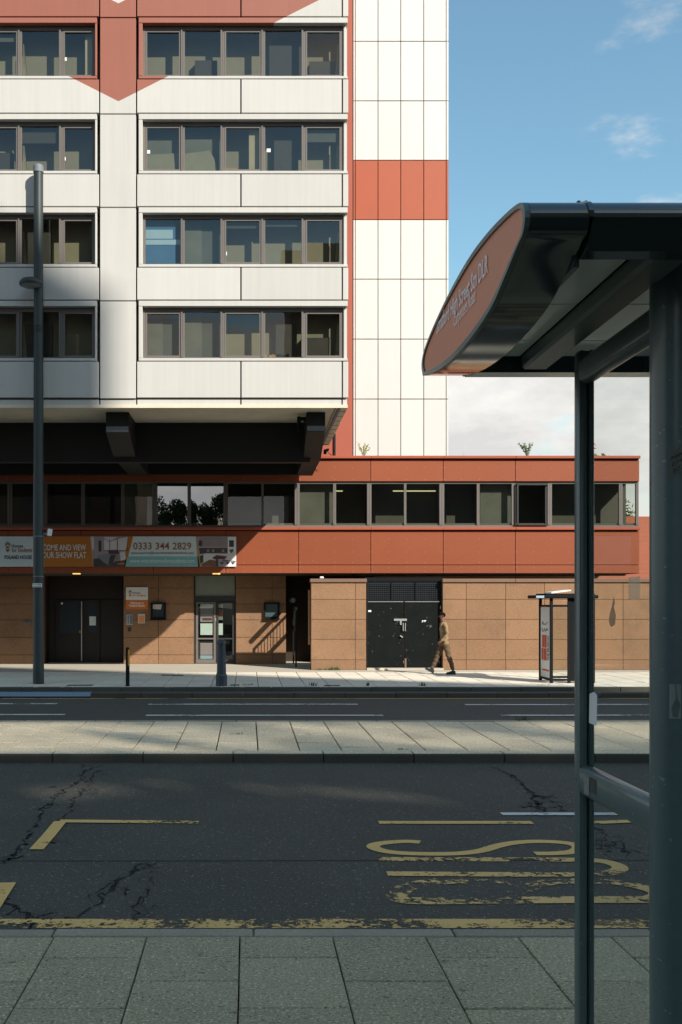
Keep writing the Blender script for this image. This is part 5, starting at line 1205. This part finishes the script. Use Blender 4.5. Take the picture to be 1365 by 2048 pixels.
# ================================================================== BEYOND AND BEHIND
tree(16.2, 46, 8.6, 1.7, M['leaf'], 'green tree standing beyond the right end of the podium', 21, 20, 120, .13)  # this tree and the next stand in for reflections in the shelter glass
tree(17.6, 52, 10.2, 1.5, M['leaf_red'], 'reddish tree behind the green one beyond the right end of the podium', 22, 16, 110, .13)
ho = thing('tiled_house', 'clay tiled house front beyond the right end of the podium, seen through the shelter glass', 'house', (17, 42, 0))  # added in place of a tile reflection in the shelter glass
obj('wall', MB().box(13.9, 22, 42, 48, 0, 3.2), M['brown'], ho)
for r_ in range(14):
    z_ = 3.0 + r_ * .20; y_ = 41.75 + r_ * .10; k = MB(); k.cbox(13.7, 22.2, y_, y_ + .14, z_, z_ + .235, .01); obj('tile_course', k, M['tile'], ho)
obj('gable', MB().box(13.9, 22, 43.3, 48, 3.2, 5.4), M['curtain'], ho)
# tall slab across the road behind the viewer: it is what shades the street
a_ = Vector((14.1, -6.3)).normalized(); nrm = Vector((a_.y, -a_.x))
nrm = -nrm if nrm.y > 0 else nrm
H = 56.0
HB = 22.0
P0 = Vector((6.0, 26.5)) + Vector((.97, -1.12)) * H
A = P0 - a_ * 46; B = P0 + a_ * 40
ap = thing('apartment_slab', 'tall grey apartment slab across the road that shades the street', 'building', (P0.x, P0.y, 0))
k = MB(); k.prism([tuple(A), tuple(B), tuple(B + nrm * 14), tuple(A + nrm * 14)], 'z', -.1, HB); obj('wall', k, M['apt'], ap)
def on_slab(x, y, z=0.0):       # where a sun ray that would land at (x, y, z) pierces the front of the slab
    p = Vector((x, y)); d = Vector((.97, -1.12)); t = (P0 - p).dot(nrm) / d.dot(nrm); q = p + d * t - P0
    return q.dot(a_), z + t
# unseen slotted screen, added to throw soft sun patches on median and road
c0, cx_, cy_ = on_slab(0, 0), on_slab(1, 0), on_slab(0, 1)
def v_at(u, y):
    x = (u - c0[0] - (cy_[0] - c0[0]) * y) / (cx_[0] - c0[0]); return on_slab(x, y)[1]
k = MB(); RS = random.Random(8); u = -46.0; lev = .5
def col(u0, u1, v0, v1):
    if v1 - v0 < .02: return
    p0, p1 = P0 + a_ * u0, P0 + a_ * u1; k.prism([tuple(p0), tuple(p1), tuple(p1 + nrm * .012), tuple(p0 + nrm * .012)], 'z', v0, v1)
col(-46, 40, 0, HB)
while u < 40:
    lev = min(1, max(0, lev + RS.uniform(-.28, .28)))
    wv = .56; sl_w = .10 + .23 * lev; um = u + wv / 2
    col(u, u + wv - sl_w, HB, H)
    y0 = 14.3 + RS.uniform(0, 1.4) * (1 - lev); y1 = 17.9 - RS.uniform(0, 1.0) * (1 - lev)
    va, vb = v_at(um, y0), v_at(um, y1); vr = v_at(um, 11.4 + .5 * math.sin(um * .5)); vr2 = vr + .25 + .3 * lev
    edges_ = sorted(min(max(q, HB), H) for q in (va, vb, vr, vr2))
    cuts = [(vr, vr2), (va, vb)] if lev > .72 else [(va, vb)]
    z_ = HB
    for q0, q1 in sorted(cuts):
        q0 = min(max(q0, HB), H); q1 = min(max(q1, HB), H); col(u + wv - sl_w, u + wv, z_, q0); z_ = q1
    col(u + wv - sl_w, u + wv, z_, H)
    u += wv
k.prism([tuple(P0 - a_ * 28), tuple(P0 - a_ * 17.3), tuple(P0 - a_ * 17.3 + nrm * 5), tuple(P0 - a_ * 28 + nrm * 5)], 'z', H + .02, H + 3.8)  # unseen roof block, added to shade the tower front at lower left
obj('facade_screen', k, M['apt'], ap)
wm = MB().box(-.75, .75, -.06, .06, 0, 1.5).mesh('window', M['apt_glass'])
ang = math.atan2(a_.y, a_.x)
obj('wall', MB().box(4, 52, -46, -34, 0, 33), M['coping'], thing('office_row', 'dull brown office row behind the viewer on the right', 'building', (26, -34, 0)))  # unseen row, added to deepen the recess shade by blocking low sky
for fl_ in range(10):
    for i in range(20):
        q = A + a_ * (3 + i * 4.1); o = link('window', wm, ap, (q.x - nrm.x * .02, q.y - nrm.y * .02, 2 + fl_ * 5.4)); o.rotation_euler = (0, 0, ang)
for i, (x, y, h, s_) in enumerate(((-2.6, -26, 7.4, 2.4), (-5.4, -24, 6.6, 2.0), (1.5, -28, 9.2, 3.0), (-9.2, -29, 9.6, 2.6), (5.5, -25, 8.0, 2.6))):
    tree(x, y, h, s_, M['leaf_dk'], (('shortest', 'low spreading', 'widest', 'tallest', 'rightmost')[i] + ' dark street tree behind the viewer across the road'), 40 + i, 30, 170, .15, group='street trees behind the viewer')
lb = thing('brick_flats', 'dark brick flats behind the viewer on the left, mirrored in the windows', 'building', (-26, -30, 0))
obj('wall', MB().box(-60, -11, -40, -30, 0, 38), M['coping'], lb)
wm2 = MB().box(-.6, .6, -.04, .04, 0, 1.6).mesh('window', M['apt_glass'])
for fl_ in range(8):
    for i in range(12): link('window', wm2, lb, (-44 + i * 2.8, -29.97, 1.2 + fl_ * 3.4))
